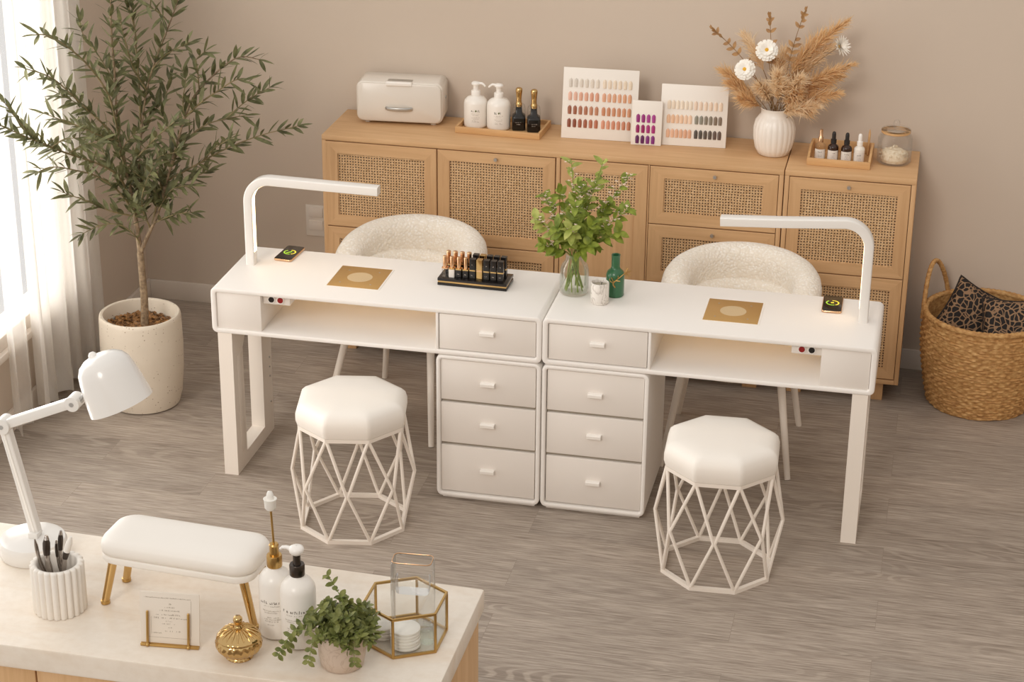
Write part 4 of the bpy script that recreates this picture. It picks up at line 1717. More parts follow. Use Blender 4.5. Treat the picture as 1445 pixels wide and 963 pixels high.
dropper('small bottle with gold pump cap, leftmost in the bamboo tray', (.848, 1.385, ZS + .0075), 0, 'glass', 'rose_gold', 1, True)
dropper('black dropper bottle next to the gold-capped bottle in the bamboo tray', (.899, 1.38, ZS + .0075), 0, 'brown_serum', 'black_matte', 2)
dropper('black dropper bottle next to the white bottle in the bamboo tray', (.952, 1.376, ZS + .0075), .1, 'brown_serum', 'black_matte', 3)
dropper('white dropper bottle, rightmost in the bamboo tray', (1.003, 1.376, ZS + .0075), 0, 'frost', 'handle', 4)
t = thing('wooden_stick', 'thin wooden stick standing in the right back corner of the bamboo tray', 'stick', (1.033, 1.47, ZS + .0075))
obj('shaft', G().tube([(0, 0, 0), (.002, .006, .09), (.002, .007, .108)], [.0045, .005, .0015], 8), 'tray_wood', t)

t = thing('glass_jar', 'round glass jar of pale flakes with a wood-ringed lid at the right end', 'jar', (1.139, 1.432, ZS))
r = .069
obj('jar_body', G().lathe([(.001, .001), (r - .008, .001), (r, .008), (r, .10), (r - .006, .114), (r - .016, .121), (r - .016, .124), (r - .019, .124), (r - .019, .12), (r - .003, .1), (r - .003, .012), (r - .01, .006), (.001, .006)], 48), 'acrylic', t, 50)
lid = obj('lid', G().lathe([(.001, .134), (r - .011, .134), (r - .010, .137), (r - .012, .140), (.02, .143), (.001, .143)], 48), 'acrylic', t, 40)
obj('wood_ring', G().lathe([(r - .030, .124), (r - .013, .124), (r - .011, .126), (r - .011, .134), (r - .030, .134), (r - .030, .124)], 48), 'tray_wood', lid, 40)
obj('knob', G().lathe([(.001, .142), (.009, .142), (.011, .150), (.0135, .162), (.012, .172), (.006, .176), (.001, .177)], 24), 'acrylic', lid, 50)
g = G()
rnd = random.Random(8)
g.lathe([(.001, .007), (.052, .007), (.056, .02), (.05, .045), (.03, .056), (.001, .06)], 24)
for i in range(520):
    a, q = rnd.uniform(0, 2 * PI), math.sqrt(rnd.random())
    rr2 = q * .056
    z = .012 + rnd.random() ** .6 * (.05 * (1 - q * q * .45))
    d = Vector((rnd.uniform(-1, 1), rnd.uniform(-1, 1), rnd.uniform(-.6, .8)))
    p = Vector((rr2 * math.cos(a), rr2 * math.sin(a), z))
    if math.hypot(p.x, p.y) > .052:
        d.x -= p.x * 20
        d.y -= p.y * 20
    g.leaf(p, d, Vector((rnd.uniform(-1, 1), rnd.uniform(-1, 1), 1)), rnd.uniform(.010, .015), .008, .2, 2)
flk = obj('pale_flakes', g, 'flakes', None, 0, (1.139, 1.432, ZS))
tag(flk, 'heap of pale bath flakes inside the round glass jar', 'flakes', None, 'stuff')

# ============================================================ ON THE NAIL TABLES
ZT = TH + .0005


def phone(label, loc, rz, bad):
    t = thing('phone', label, 'phone', loc, rz)
    w, l = .036, .074
    g = G()
    slab(g, rrect(-w, w, -l, l, .011, 5), 0, .0085, .003)
    obj('case', g, 'rose_gold', t, 50)
    g = G()
    slab(g, rrect(-w + .0022, w - .0022, -l + .0022, l - .0022, .009, 5), .0082, .0092, .0004)
    sc = obj('screen', g, 'screen', t, 30)

    def arc(a0, a1, r, wd):
        n = 20
        a = [(r * math.cos(R(a0 + (a1 - a0) * i / n)), r * math.sin(R(a0 + (a1 - a0) * i / n)) + .004, .00935) for i in range(n + 1)]
        b = [(p[0] * (r - wd) / r, (p[1] - .004) * (r - wd) / r + .004, .00935) for p in a]
        return G().loft([a, b], False, False, False)
    obj('charge_ring', arc(-60, 95, .024, .005), 'yellow_glow', sc, 0)
    obj('charge_ring', arc(130, 290, .024, .005), 'green_glow', sc, 0)
    if bad:
        obj('charge_mark', G().tube([(-.010, -.010, .0093), (-.001, .002, .0093), (.006, .010, .0093), (.003, .014, .0093)], [.0018] * 4, 6), 'green_glow', sc, 0)
    else:
        obj('charge_mark', G().tube([(-.006, .003, .0093), (.004, .006, .0093)], [.0022] * 2, 6), 'yellow_glow', sc, 0)
    return t


phone('black phone with green charging ring beside the lamp on the left table', (-1.058, .385, ZT), R(-4), True)
phone('black phone with green charging ring beside the lamp on the right table', (.989, .36, ZT), R(1), False)

# ------------------------------------------------------------ lipstick display
t = thing('lipstick_stand', 'black and gold stand full of lipsticks on the left table', 'stand', (-.306, .272, ZT), R(-1.2))
obj('base', box(-.13, .13, -.055, .055, 0, .010, .001), 'black', t)
obj('gold_band', box(-.1285, .1285, -.0535, .0535, .010, .017, .0005), 'gold_shiny', t)
obj('top_plate', box(-.13, .13, -.055, .055, .017, .027, .001), 'black', t)
LO = Vector((-.306, .272, ZT + .0275))


def lipstick(label, loc, low, cap, band, square, hl, hc, mark, group=None):
    t = thing('lipstick', label, 'lipstick', loc, R(-1.2), group)
    if square:
        def sl(k, z):
            return [(x, y, z) for x, y in rrect(-k, k, -k, k, .0012, 2)]
        obj('case', G().loft([sl(.0108, 0), sl(.0108, hl)]), low, t, 30)
        obj('band', G().loft([sl(.0112, hl), sl(.0112, hl + .005)]), band, t, 30)
        obj('cap', G().loft([sl(.0108, hl + .005), sl(.0108, hl + hc - .001), sl(.0098, hl + hc)]), cap, t, 30)
    else:
        def sl(k, z):
            return [(x, y, z) for x, y in rrect(-k, k, -k, k, .003, 3)]
        obj('case', G().loft([sl(.0108, 0), sl(.0108, hl)]), low, t, 30)
        obj('band', G().loft([sl(.0112, hl), sl(.0112, hl + .005)]), band, t, 30)
        obj('cap', G().lathe([(.001, hl + .005), (.0082, hl + .005), (.0086, hl + hc - .004), (.0074, hl + hc - .001), (.001, hl + hc)], 20), cap, t, 40)
    if mark:
        g = G()
        rd = random.Random(int(loc[0] * 9999))
        g.scribble(lambda u, v: (u, -.0111, v), -.004, .004, hl * .45, .004, rd)
        g.scribble(lambda u, v: (u, -.0111, v), -.002, .004, hl + hc * .5, .004, rd)
        obj('printed_mark', g, 'ink_white', t, 0)
    return t


front = [('amber', 'glass', 'rose_gold', 'rose_gold', False, 'clear-based gold-capped lipstick, leftmost of the front row'),
         ('white', 'label', 'rose_gold', 'gold_shiny', False, 'white-based gold-capped lipstick in the front row'),
         ('b', 'black', 'rose_gold', 'gold_shiny', False, 'black-based gold-capped lipstick beside the white-based one'),
         ('b', 'black', 'rose_gold', 'gold_shiny', False, 'black-based gold-capped lipstick beside the first all-black one'),
         ('b', 'black', 'black', 'gold_shiny', True, 'all-black square lipstick just left of the all-gold one'),
         ('g', 'gold_shiny', 'gold_shiny', 'rose_gold', True, 'all-gold square lipstick in the front row'),
         ('b', 'black', 'black', 'gold_shiny', True, 'all-black square lipstick just right of the all-gold one'),
         ('b', 'black', 'black', 'gold_shiny', True, 'all-black square lipstick, second from the right in front'),
         ('b', 'black', 'black', 'gold_shiny', True, 'all-black square lipstick at the right end of the front row')]
for i, (k, low, cap, band, sq_, lab) in enumerate(front):
    lipstick(lab, (LO.x - .108 + .0262 * i, LO.y - .026 - .0005 * i, LO.z), low, cap, band, sq_, .031 + (.001 if i > 3 else 0), .046 if sq_ else .049, i > 1 and i != 5, 'lipsticks in the front row of the stand')
for i in range(9):
    sq_ = i > 3
    lab = 'gold-capped lipstick standing in the back row of the stand' if not sq_ else ('square gold lipstick in the back row of the stand' if i == 5 else 'square black lipstick standing in the back row of the stand')
    lipstick(lab, (LO.x - .105 + .0262 * i, LO.y + .014 - .0005 * i, LO.z), 'black', 'gold_shiny' if i == 5 else ('black' if sq_ else 'rose_gold'), 'gold_shiny', sq_, .032, .049 if sq_ else .054, False, 'lipsticks in the back row of the stand')

# ------------------------------------------------------------ glass vase of fresh stems
gx_, gy_ = .064, .262
t = thing('glass_vase', 'clear glass vase of leafy stems at the seam of the two tables', 'vase', (gx_, gy_, ZT))
prof = [(.001, .001), (.046, .001), (.052, .006), (.054, .02), (.053, .085), (.049, .105), (.039, .122), (.034, .13), (.034, .146), (.037, .152), (.035, .153), (.032, .148), (.032, .13), (.047, .103), (.051, .085), (.052, .02), (.048, .009), (.001, .008)]
obj('body', G().lathe(prof, 48), 'acrylic', t, 50)
obj('water', G().lathe([(.001, .009), (.046, .009), (.0505, .02), (.0505, .092), (.001, .092)], 40), 'water', t, 40)
VO = Vector((gx_, gy_, ZT + .15))
rnd = random.Random(5)


def leafy(label, end, nl, blossoms, m, L=.058, wd=.027):
    nl = int(nl * 1.35)
    t = thing('leafy_stem', label, 'fresh flower stem', VO, group='fresh stems in the glass vase')
    a = rnd.uniform(0, 2 * PI)
    low = Vector((.035 * math.cos(a), .035 * math.sin(a), -.135))
    neck = Vector((rnd.uniform(-.018, .018), rnd.uniform(-.018, .018), -.015))
    if end.x * low.x > 0 and rnd.random() < .7:
        low.x *= -1
    pts = resample([low, neck, neck.lerp(end, .5) + Vector((0, 0, .012)), end], 18)
    obj('stem', G().tube(pts, [.0026 - .0014 * i / 18 for i in range(19)], 6), 'fresh_stem', t)
    g = G()
    n = len(pts) - 1
    for i in range(nl):
        u = .48 + .52 * (i + rnd.random() * .6) / nl
        k = min(int(u * n), n - 1)
        b = pts[k].lerp(pts[k + 1], u * n - k)
        d = (pts[k + 1] - pts[k]).normalized()
        an = i * 2.4 + rnd.uniform(-.4, .4)
        s0 = d.orthogonal().normalized()
        o_ = s0 * math.cos(an) + d.cross(s0) * math.sin(an)
        g.leaf(b, d * rnd.uniform(.3, .9) + o_ * rnd.uniform(.6, 1.1), Vector((rnd.uniform(-.4, .4), rnd.uniform(-.9, 0), .9)), L * rnd.uniform(.65, 1.15) * (1.15 - .4 * u), wd * rnd.uniform(.8, 1.15), rnd.uniform(0, .45), 5)
    obj('leaves', g, m, t, 60)
    if blossoms:
        g = G()
        for i in range(blossoms):
            u = rnd.uniform(.72, 1.0)
            k = min(int(u * n), n - 1)
            b = pts[k] + Vector((rnd.uniform(-.02, .02), rnd.uniform(-.02, .02), rnd.uniform(-.008, .02)))
            for q in range(4):
                an = q * PI / 2 + rnd.random()
                g.leaf(b, Vector((math.cos(an), math.sin(an), .7)), Vector((0, 0, 1)), .008, .006, .1, 2)
            g.leaf(pts[k], b - pts[k], Vector((0, -1, .2)), max(.004, (b - pts[k]).length), .0016, 0, 2)
        obj('blossoms', g, 'blossom', t, 0)
    return t


def gp(x, y, Y):
    return at(x, y, Y) - VO


for lab, p, nl, bl, m in (
        ('tall leafy stem with pale tips, upright left of the vase middle', (806, 224, .28), 12, 18, 'fresh_light'),
        ('tall leafy stem with pale tips, upright right of the vase middle', (852, 226, .30), 12, 16, 'fresh_light'),
        ('leafy stem with pink blossoms reaching farthest right and up', (888, 246, .27), 11, 26, 'fresh'),
        ('leafy stem with white buds reaching right over the drawer', (889, 294, .22), 14, 24, 'fresh'),
        ('bare-tipped leafy stem arching right low over the green bottle', (876, 326, .20), 13, 0, 'fresh'),
        ('leafy stem with pink blossoms reaching left and up', (766, 272, .24), 12, 30, 'fresh'),
        ('leafy stem with pink blossoms reaching farthest left', (757, 308, .20), 13, 26, 'fresh_light'),
        ('leafy stem drooping low at the left of the vase', (764, 345, .20), 12, 8, 'fresh'),
        ('leafy stem with pale flower heads in front above the rim', (806, 322, .12), 18, 26, 'fresh_light'),
        ('dark leafy stem in front right of the rim', (836, 318, .14), 17, 0, 'fresh'),
        ('leafy stem in front left of the rim', (785, 320, .14), 17, 6, 'fresh'),
        ('dense leafy stem upright in the middle of the vase', (820, 262, .24), 17, 14, 'fresh'),
        ('leafy stem upright behind the middle of the vase', (838, 258, .34), 16, 14, 'fresh'),
        ('leafy stem leaning back left in the vase', (790, 270, .34), 16, 16, 'fresh'),
        ('leafy stem leaning right below the white buds', (862, 286, .24), 16, 10, 'fresh'),
        ('short leafy stem hanging over the front rim', (830, 345, .15), 12, 0, 'fresh'),
        ('short bright leafy stem in the centre front', (812, 290, .16), 17, 8, 'fresh')):
    leafy(lab + ' in the glass vase', gp(*p), nl, bl, m)

t = thing('marble_candle', 'small white marbled candle pot in front of the green bottle', 'candle', (.171, .190, ZT))
r = .033
obj('pot', G().lathe([(.001, 0), (r - .003, 0), (r, .003), (r, .077), (r - .002, .08), (r - .005, .078), (r - .005, .066), (.001, .066)], 36), 'marble', t, 45)
obj('wax', G().lathe([(.001, .069), (r - .006, .069), (r - .006, .066), (.001, .066)], 30), 'recess_shade_wax', t)
obj('wick', G().tube([(.004, .004, .068), (.006, .005, .078)], .0012, 6), 'black_matte', t)

t = thing('green_bottle', 'green long-necked bottle with a gold twig on it, behind the marbled pot', 'bottle', (.212, .274, ZT))
r = .033
obj('body', G().lathe([(.001, 0), (r - .003, 0), (r, .004), (r, .082), (r - .004, .094), (r - .014, .103), (.0165, .108), (.0155, .115), (.0155, .152), (.0165, .157), (.015, .158), (.011, .155), (.011, .14), (.001, .14)], 36), 'green_glass', t, 45)
tw = G()
tz = [(.006, -.036, .044), (-.001, -.037, .060), (.022, -.034, .084), (.046, -.036, .108)]
g = G().tube(tz[1:], [.0022, .002, .0016], 7)
g = G().tube(resample([Vector(p) for p in tz], 12), [.0028 - .0012 * i / 12 for i in range(13)], 7)
obj('gold_twig', g, 'gold', t, 60)
for a, b in (((.0, -.037, .062), (-.008, -.037, .082)), ((.0, -.037, .06), (-.014, -.036, .068)), ((-.012, -.036, .067), (-.016, -.036, .076)), ((.014, -.035, .077), (.016, -.036, .09)), ((.008, -.036, .07), (.024, -.036, .070))):
    obj('gold_twig', G().tube([a, ((a[0] + b[0]) / 2 + .001, a[1] - .001, (a[2] + b[2]) / 2), b], [.0017, .0016, .0018], 6), 'gold', t, 60)
for i in range(15):
    a = rnd.uniform(-1.0, 1.7)
    b = Vector(tz[3]) - Vector((.010, 0, .010)) * rnd.random()
    e = b + Vector((math.cos(a) * .026, rnd.uniform(-.008, .012), math.sin(a) * .02 + .004)) * rnd.uniform(.6, 1.1)
    obj('gold_twig_tip', G().tube([b, b.lerp(e, .5) + Vector((0, 0, .002)), e], [.0009, .0008, .0012], 5), 'gold', t, 60)

# ============================================================ FRONT COUNTER
KZ = .90
KR, KF, KB, KL = .283, -2.635, -2.113, -1.75
t = thing('worktop', 'cream stone worktop of the front counter holding the lamp and arm rest', 'worktop', (-.7, -2.37, 0))
o_ = Vector((-.7, -2.37, 0))
poly = [(KR, KF), (KR, KB), (KL, KB + .072), (KL, KF)]
g = G()
slab(g, [(x - o_.x, y - o_.y) for x, y in poly], KZ - .062, KZ, .006)
obj('stone_slab', g, 'counter', t, 30)
t = thing('counter_cabinet', 'light maple cabinet under the cream worktop in front', 'cabinet', (-.7, -2.37, 0))
x0, x1, y0, y1 = KL + .01 - o_.x, KR - .012 - o_.x, KF + .02 - o_.y, KB - .012 - o_.y
obj('side_panel', box(x1 - .02, x1, y0 + .02, y1, 0, KZ - .063, .001), 'maple_z', t)
obj('back_panel', box(x0 + .02, x1 - .02, y1 - .02, y1, 0, KZ - .063, .001), 'maple_z', t)
obj('side_panel', box(x0, x0 + .02, y0 + .02, y1, 0, KZ - .063, .001), 'maple_z', t)
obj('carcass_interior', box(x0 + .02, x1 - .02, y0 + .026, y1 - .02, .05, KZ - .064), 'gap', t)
xs = [x0, x0 + .5, -.701 - o_.x + .0, -.19 - o_.x, x1]
xs = [x0, (x0 + (-.715 - o_.x)) / 2, -.715 - o_.x, -.21 - o_.x, x1]
for i in range(4):
    d = obj('door', box(xs[i] + .002, xs[i + 1] - .002, y0, y0 + .02, .06, KZ - .066, .002), 'maple_z', t)

KT = KZ + .0005
# ------------------------------------------------------------ task lamp
t = thing('task_lamp', 'white jointed task lamp with a domed shade at the left of the counter', 'desk lamp', (-.902, -2.200, KT))
LP = Vector((-.902, -2.200, KT))
obj('base', G().lathe([(.001, 0), (.083, 0), (.087, .004), (.0875, .036), (.083, .046), (.07, .0495), (.001, .0505)], 56), 'lamp_white', t, 45)


def lp(x, z, y=-2.19):
    return Vector((x, y, z)) - LP


J0, J1, J2 = lp(-.895, .955), lp(-.955, 1.262), lp(-.757, 1.347)
obj('base_bracket', G().box(J0.x - .013, J0.x + .013, -.014, .014, .049, .064, .002), 'lamp_white', t)
sec = rrect(-.0125, .0125, -.013, .013, .0035, 3)
obj('lower_arm', G().tube([J0 + Vector((0, 0, -.002)), J0.lerp(J1, .5), J1 + (J0 - J1) * .04], 1, sec=sec, up=(0, 1, 0)), 'lamp_white', t)
obj('arm_rail', G().tube([(J0 + Vector((0, -.0138, .01))), J1 + Vector((0, -.0138, -.01))], 1, sec=rrect(-.003, .003, -.0012, .0012, .001, 2), up=(0, 1, 0)), 'handle', t)
for nm, j, r in (('elbow_joint', J1, .021), ('shade_joint', J2, .0195)):
    g = G().tube([j + Vector((0, -.021, 0)), j + Vector((0, -.0205, 0)), j + Vector((0, .0205, 0)), j + Vector((0, .021, 0))], [r - .003, r, r, r - .003], 28)
    e = obj(nm, g, 'lamp_white', t, 40)
    obj('pivot_screw', G().tube([j + Vector((0, -.0225, 0)), j + Vector((0, -.0208, 0))], .006, 12), 'silver', e)
obj('upper_arm', G().tube([J1, J1.lerp(J2, .5), J2], 1, sec=sec, up=(0, 1, 0)), 'lamp_white', t)
ax = Vector((.40, -.06, -.90)).normalized()
rim_c = lp(-.631, 1.352)
apex = rim_c - ax * .142
nk = apex + ax * .085 + Vector((-.07, 0, -.028))
obj('neck', G().tube([J2 + Vector((.016, 0, .003)), nk], [.007, .007], 12), 'silver', t)
m = frame_to(apex, ax)
prof = [(.001, 0), (.022, .001), (.042, .007), (.058, .018), (.068, .034), (.073, .055), (.078, .09), (.083, .135), (.0835, .142), (.0815, .142), (.076, .09), (.071, .056), (.066, .037), (.055, .022), (.04, .011), (.02, .005), (.001, .004)]
g = G().lathe(prof, 56).xf(m)
obj('shade', g, 'lamp_white', t, 50)
g = G().lathe([(.001, -.012), (.006, -.011), (.010, -.006), (.012, .003), (.001, .003)], 16).xf(frame_to(apex + ax * .004 + Vector((-.012, -.006, -.002)), ax))
obj('shade_cap', g, 'handle', t, 50)
g = G().sphere((0, 0, .075), .03, 18, 12).xf(m)
obj('bulb', g, 'frost', t)

# ------------------------------------------------------------ fluted pen cup and tools
cx_, cy_ = -.720, -2.442
t = thing('pen_cup', 'white fluted cup of steel tools in front of the task lamp', 'cup', (cx_, cy_, KT))
r = .066


def flute(th, i, rr, z):
    if i in (1, 2, 3, 4, 5):
        return 1 - .115 * (1 - abs(math.sin(th * 11)) ** .7)
    return 1


obj('body', G().lathe([(.001, 0), (r - .002, 0), (r, .003), (r, .06), (r, .127), (r - .003, .130), (r - .014, .130), (r - .017, .126), (r - .018, .01), (.001, .01)], 220, mod=flute), 'ceramic_matte', t, 60)
rnd = random.Random(9)
for lab, dx, dy, ex, ey, ez, rr in (
        ('steel nail tool with a bent tip, leftmost in the fluted cup', -.02, .012, -.055, .0, .185, .0058),
        ('thick steel nail clipper with a dark head, second from left in the cup', -.008, -.012, -.022, -.004, .198, .0085),
        ('steel tweezers standing upright at the back of the fluted cup', .006, .016, .008, .016, .205, .0062),
        ('steel cuticle tool with clear rounded cap, rightmost in the cup', -.006, -.004, .042, .0, .205, .0075),
        ('short steel file leaning left behind the clipper in the cup', .010, .02, -.012, .028, .17, .0045)):
    tt = thing('nail_tool', lab, 'tool', (cx_, cy_, KT + .011))
    a, b = Vector((dx, dy, .002)), Vector((ex, ey, ez - .011))
    n = 12
    pts = [a.lerp(b, i / n) for i in range(n + 1)]
    s_ = (b - a).orthogonal().normalized()
    pts = [p + s_ * .003 * math.sin(i / n * 7) for i, p in enumerate(pts)]
    rs = [rr * q for q in (.55, .6, .62, .66, .7, .8, .95, 1.0, .82, .8, 1.0, 1.05, .6)]
    obj('handle', G().tube(pts[:10], rs[:10], 12), 'chrome', tt, 60)
    if 'clear' in lab:
        obj('clear_cap', G().tube([pts[9], pts[10], pts[11], pts[12]], [rr * 1.05, rr * 1.15, rr * 1.1, rr * .4], 12), 'bottle_white', tt, 60)
        obj('bristles', G().tube([pts[8].lerp(pts[9], .2), pts[9], pts[10].lerp(pts[9], .6)], [rr * .9, rr * 1.08, rr * 1.16], 12), 'gunmetal', tt, 60)
    elif 'clipper' in lab or 'tweezers' in lab:
        obj('head', G().tube([pts[9], pts[10], pts[11], pts[12]], [rr * .95, rr * 1.1, rr * 1.1, rr * .6], 12), 'gunmetal', tt, 60)
        obj('tip', G().tube([pts[11].lerp(pts[12], .6), pts[12] + (pts[12] - pts[11]) * .25], [rr * .9, rr * .5], 12), 'chrome', tt, 60)
    else:
        obj('head', G().tube([pts[9], pts[10], pts[11], pts[12]], [rr * .8, rr * .9, rr * .8, rr * .3], 12), 'chrome', tt, 60)

# ------------------------------------------------------------ arm rest
ac = Vector((-.417, -2.352, KT))
t = thing('arm_rest', 'white padded manicure arm rest on four brass legs on the counter', 'arm rest', tuple(ac), R(-4))
g = G()
slab(g, rrect(-.203, .203, -.083, .083, .045, 7), .130, .148, .004)
obj('base_board', g, 'leather', t, 40)
pl = rrect(-.205, .205, -.085, .085, .048, 7)
g = G()
loops = []
for k, z in ((.006, .1485), (.001, .153), (0, .165), (.001, .176), (.006, .186), (.016, .192), (.032, .1955), (.055, .197)):
    loops.append([(x * (1 - k / .205), y * (1 - k / .085), z) for x, y in pl])
g.loft(loops)
obj('cushion', g, 'leather', t, 70)
for sx in (-1, 1):
    for sy in (-1, 1):
        a, b = Vector((sx * .172, sy * .05, .131)), Vector((sx * .2, sy * .058, .006))
        l = obj('leg', G().tube([a, b], [.0115, .0098], 18), 'gold_shiny', t)
        obj('foot', G().tube([(b.x, b.y, .011), (b.x, b.y, .009), (b.x, b.y, .0015), (b.x, b.y, 0)], [.009, .0118, .0118, .0105], 18), 'gold', l)

# ------------------------------------------------------------ card in a brass holder
t = thing('card_holder', 'brass card holder with two upright clips in front of the arm rest', 'card holder', (-.390, -2.553, KT), R(5))
obj('base_bar', box(-.072, .072, -.004, .010, 0, .007, .0015), 'gold', t)
mt = Matrix.Rotation(R(-9), 4, 'X')
for x in (-.054, .047):
    obj('clip', G().tube([mt @ Vector((x, -.003, .0)), mt @ Vector((x, -.003, .088)), mt @ Vector((x, -.003, .091))], [.0032, .0032, .002], 10), 'gold', t)
    obj('clip_ball', G().sphere((x, -.004, .005), .0052, 12, 8), 'gold', t)
t = thing('printed_card', 'cream card with small lines of print standing in the brass holder', 'card', (-.390, -2.553, KT), R(5))
obj('card', box(-.073, .073, .0022, .0062, .0075, .138, .0008).xf(mt), 'paper', t)
rd = random.Random(77)


def fc(u, v):
    return mt @ Vector((u, .0019, v))


g = G()
g.scribble(fc, -.062, .052, .123, .0028, rd, dens=.92)
for v, a, b, h in ((.107, -.004, .006, .005), (.099, -.012, .014, .004), (.091, -.024, .026, .0036), (.080, -.034, -.026, .003), (.080, -.020, .030, .0042), (.071, -.038, -.026, .005),
                   (.072, -.020, .044, .0036), (.064, -.012, .008, .003), (.057, -.018, .002, .0036), (.057, .008, .016, .003), (.048, -.005, .006, .003), (.038, -.014, -.004, .0045), (.038, 0, .010, .0045), (.038, .016, .028, .0045),
                   (.033, -.044, -.020, .0026)):
    g.scribble(fc, a, b, v, h, rd)
obj('printed_text', g, 'ink_pale', t, 0)
g = G()
for a, b, c, d in ((.0525, .0530, .03, .121), (-.0555, .0525, .0225, .023), (-.046, -.0456, .03, .075)):
    g.add([fc(a, c), fc(b, c), fc(b, d), fc(a, d)], [(0, 1, 2, 3)])
obj('printed_rule', g, 'ink_pale', t, 0)

# ------------------------------------------------------------ ornate brass jar
t = thing('brass_jar', 'round ornate brass jar with ball knob lid in front of the bottles', 'jar', (-.214, -2.552, KT))


def petals(th, i, rr, z):
    if .006 < z < .052:
        k = math.sin(PI * (z - .004) / .05)
        return 1 + .055 * k * (abs(math.sin(th * 7 + (z - .03) * 6)) ** .6 - .5) + .03 * k * math.sin(th * 21)
    return 1


obj('body', G().lathe([(.001, 0), (.032, 0), (.034, .003), (.031, .007), (.037, .012), (.046, .02), (.052, .029), (.0545, .037), (.0545, .044), (.052, .05), (.05, .053), (.001, .053)], 168, mod=petals), 'gold_shiny', t, 70)


def rays(th, i, rr, z):
    if .056 < z < .078:
        return 1 + .035 * math.sin(th * 22)
    return 1


lid = obj('lid', G().lathe([(.001, .053), (.0525, .053), (.0535, .0545), (.0525, .057), (.049, .061), (.042, .067), (.033, .0725), (.022, .077), (.012, .079), (.001, .0795)], 176, mod=lambda th, i, rr, z: 1 + (.0 if i < 3 or z > .0785 else .012 * math.sin(th * 20))), 'gold_shiny', t, 70)
for j in range(20):
    th = 2 * PI * j / 20
    c_, s_ = math.cos(th), math.sin(th)
    obj('lid_rib', G().tube([(.047 * c_, .047 * s_, .0625), (.036 * c_, .036 * s_, .0715), (.022 * c_, .022 * s_, .0775), (.014 * c_, .014 * s_, .079)], [.0014, .003, .0026, .001], 8), 'gold_shiny', lid, 70)
obj('knob', G().lathe([(.001, .078), (.011, .078), (.0115, .081), (.0085, .084), (.0075, .089), (.009, .093), (.0115, .099), (.011, .105), (.007, .110), (.001, .111)], 24), 'gold_shiny', lid, 60)


# ------------------------------------------------------------ lotion bottles
def lotion(label, loc, r, hs, seed, rz=0):
    t = thing('lotion_bottle', label, 'bottle', loc, rz)
    obj('body', G().lathe([(.001, 0), (r - .007, 0), (r - .001, .004), (r, .012), (r, hs - .034), (r - .003, hs - .022), (r - .011, hs - .010), (r - .022, hs - .002), (.016, hs + .003), (.0155, hs + .008), (.001, hs + .008)], 48), 'bottle_white', t, 45)
    rd = random.Random(seed)
    f = cyl(r, -PI / 2 + .05 - rz)
    lb = G()
    lb.scribble(f, -.030, .026, hs * .56, .0085, rd, dens=.9)
    obj('label_title', lb, 'ink', t, 0)
    lb = G()
    for v, a, b in ((.52, -.02, .02), (.45, -.026, .022), (.42, -.02, .014), (.35, -.012, .02), (.32, -.022, .022), (.29, -.018, .016), (.24, -.012, .008)):
        lb.scribble(f, a, b, hs * v, .0034, rd)
    obj('label_text', lb, 'ink_pale', t, 0)
    return t


t = lotion('white lotion bottle with a tall brass rod and white tip, nearest the arm rest', (-.160, -2.430, KT), .041, .182, 31)
obj('collar', G().lathe([(.001, .186), (.018, .186), (.0188, .188), (.0188, .214), (.0175, .217), (.001, .217)], 28), 'gold', t, 40)
obj('brass_neck', G().lathe([(.001, .216), (.0115, .216), (.011, .24), (.012, .243), (.010, .247), (.001, .247)], 24), 'gold', t, 40)
obj('brass_rod', G().tube([(0, 0, .244), (-.004, 0, .34)], .0028, 10), 'gold', t)
obj('white_tip', G().lathe([(.001, .335), (.009, .337), (.0135, .343), (.0145, .362), (.0165, .367), (.0145, .368), (.009, .366), (.0085, .377), (.006, .385), (.001, .388)], 20, (-.0045, 0, 0)), 'cotton', t, 45)
t = lotion('white lotion bottle with dark pump, beside the small potted plant', (-.094, -2.458, KT), .043, .182, 33)
obj('collar', G().lathe([(.001, .186), (.0175, .186), (.0185, .188), (.0185, .213), (.017, .216), (.001, .216)], 28), 'gunmetal', t, 40)
obj('pump_stem', G().lathe([(.001, .215), (.0105, .215), (.009, .222), (.009, .243), (.001, .243)], 24), 'gunmetal', t, 40)
obj('pump_head', G().lathe([(.001, .241), (.010, .241), (.0165, .247), (.0185, .254), (.017, .260), (.010, .264), (.001, .265)], 24), 'handle', t, 50)
obj('spout', G().tube([(-.010, 0, .254), (-.026, .002, .256), (-.036, .003, .254), (-.041, .003, .249)], [.0065, .005, .004, .003], 10), 'handle', t)

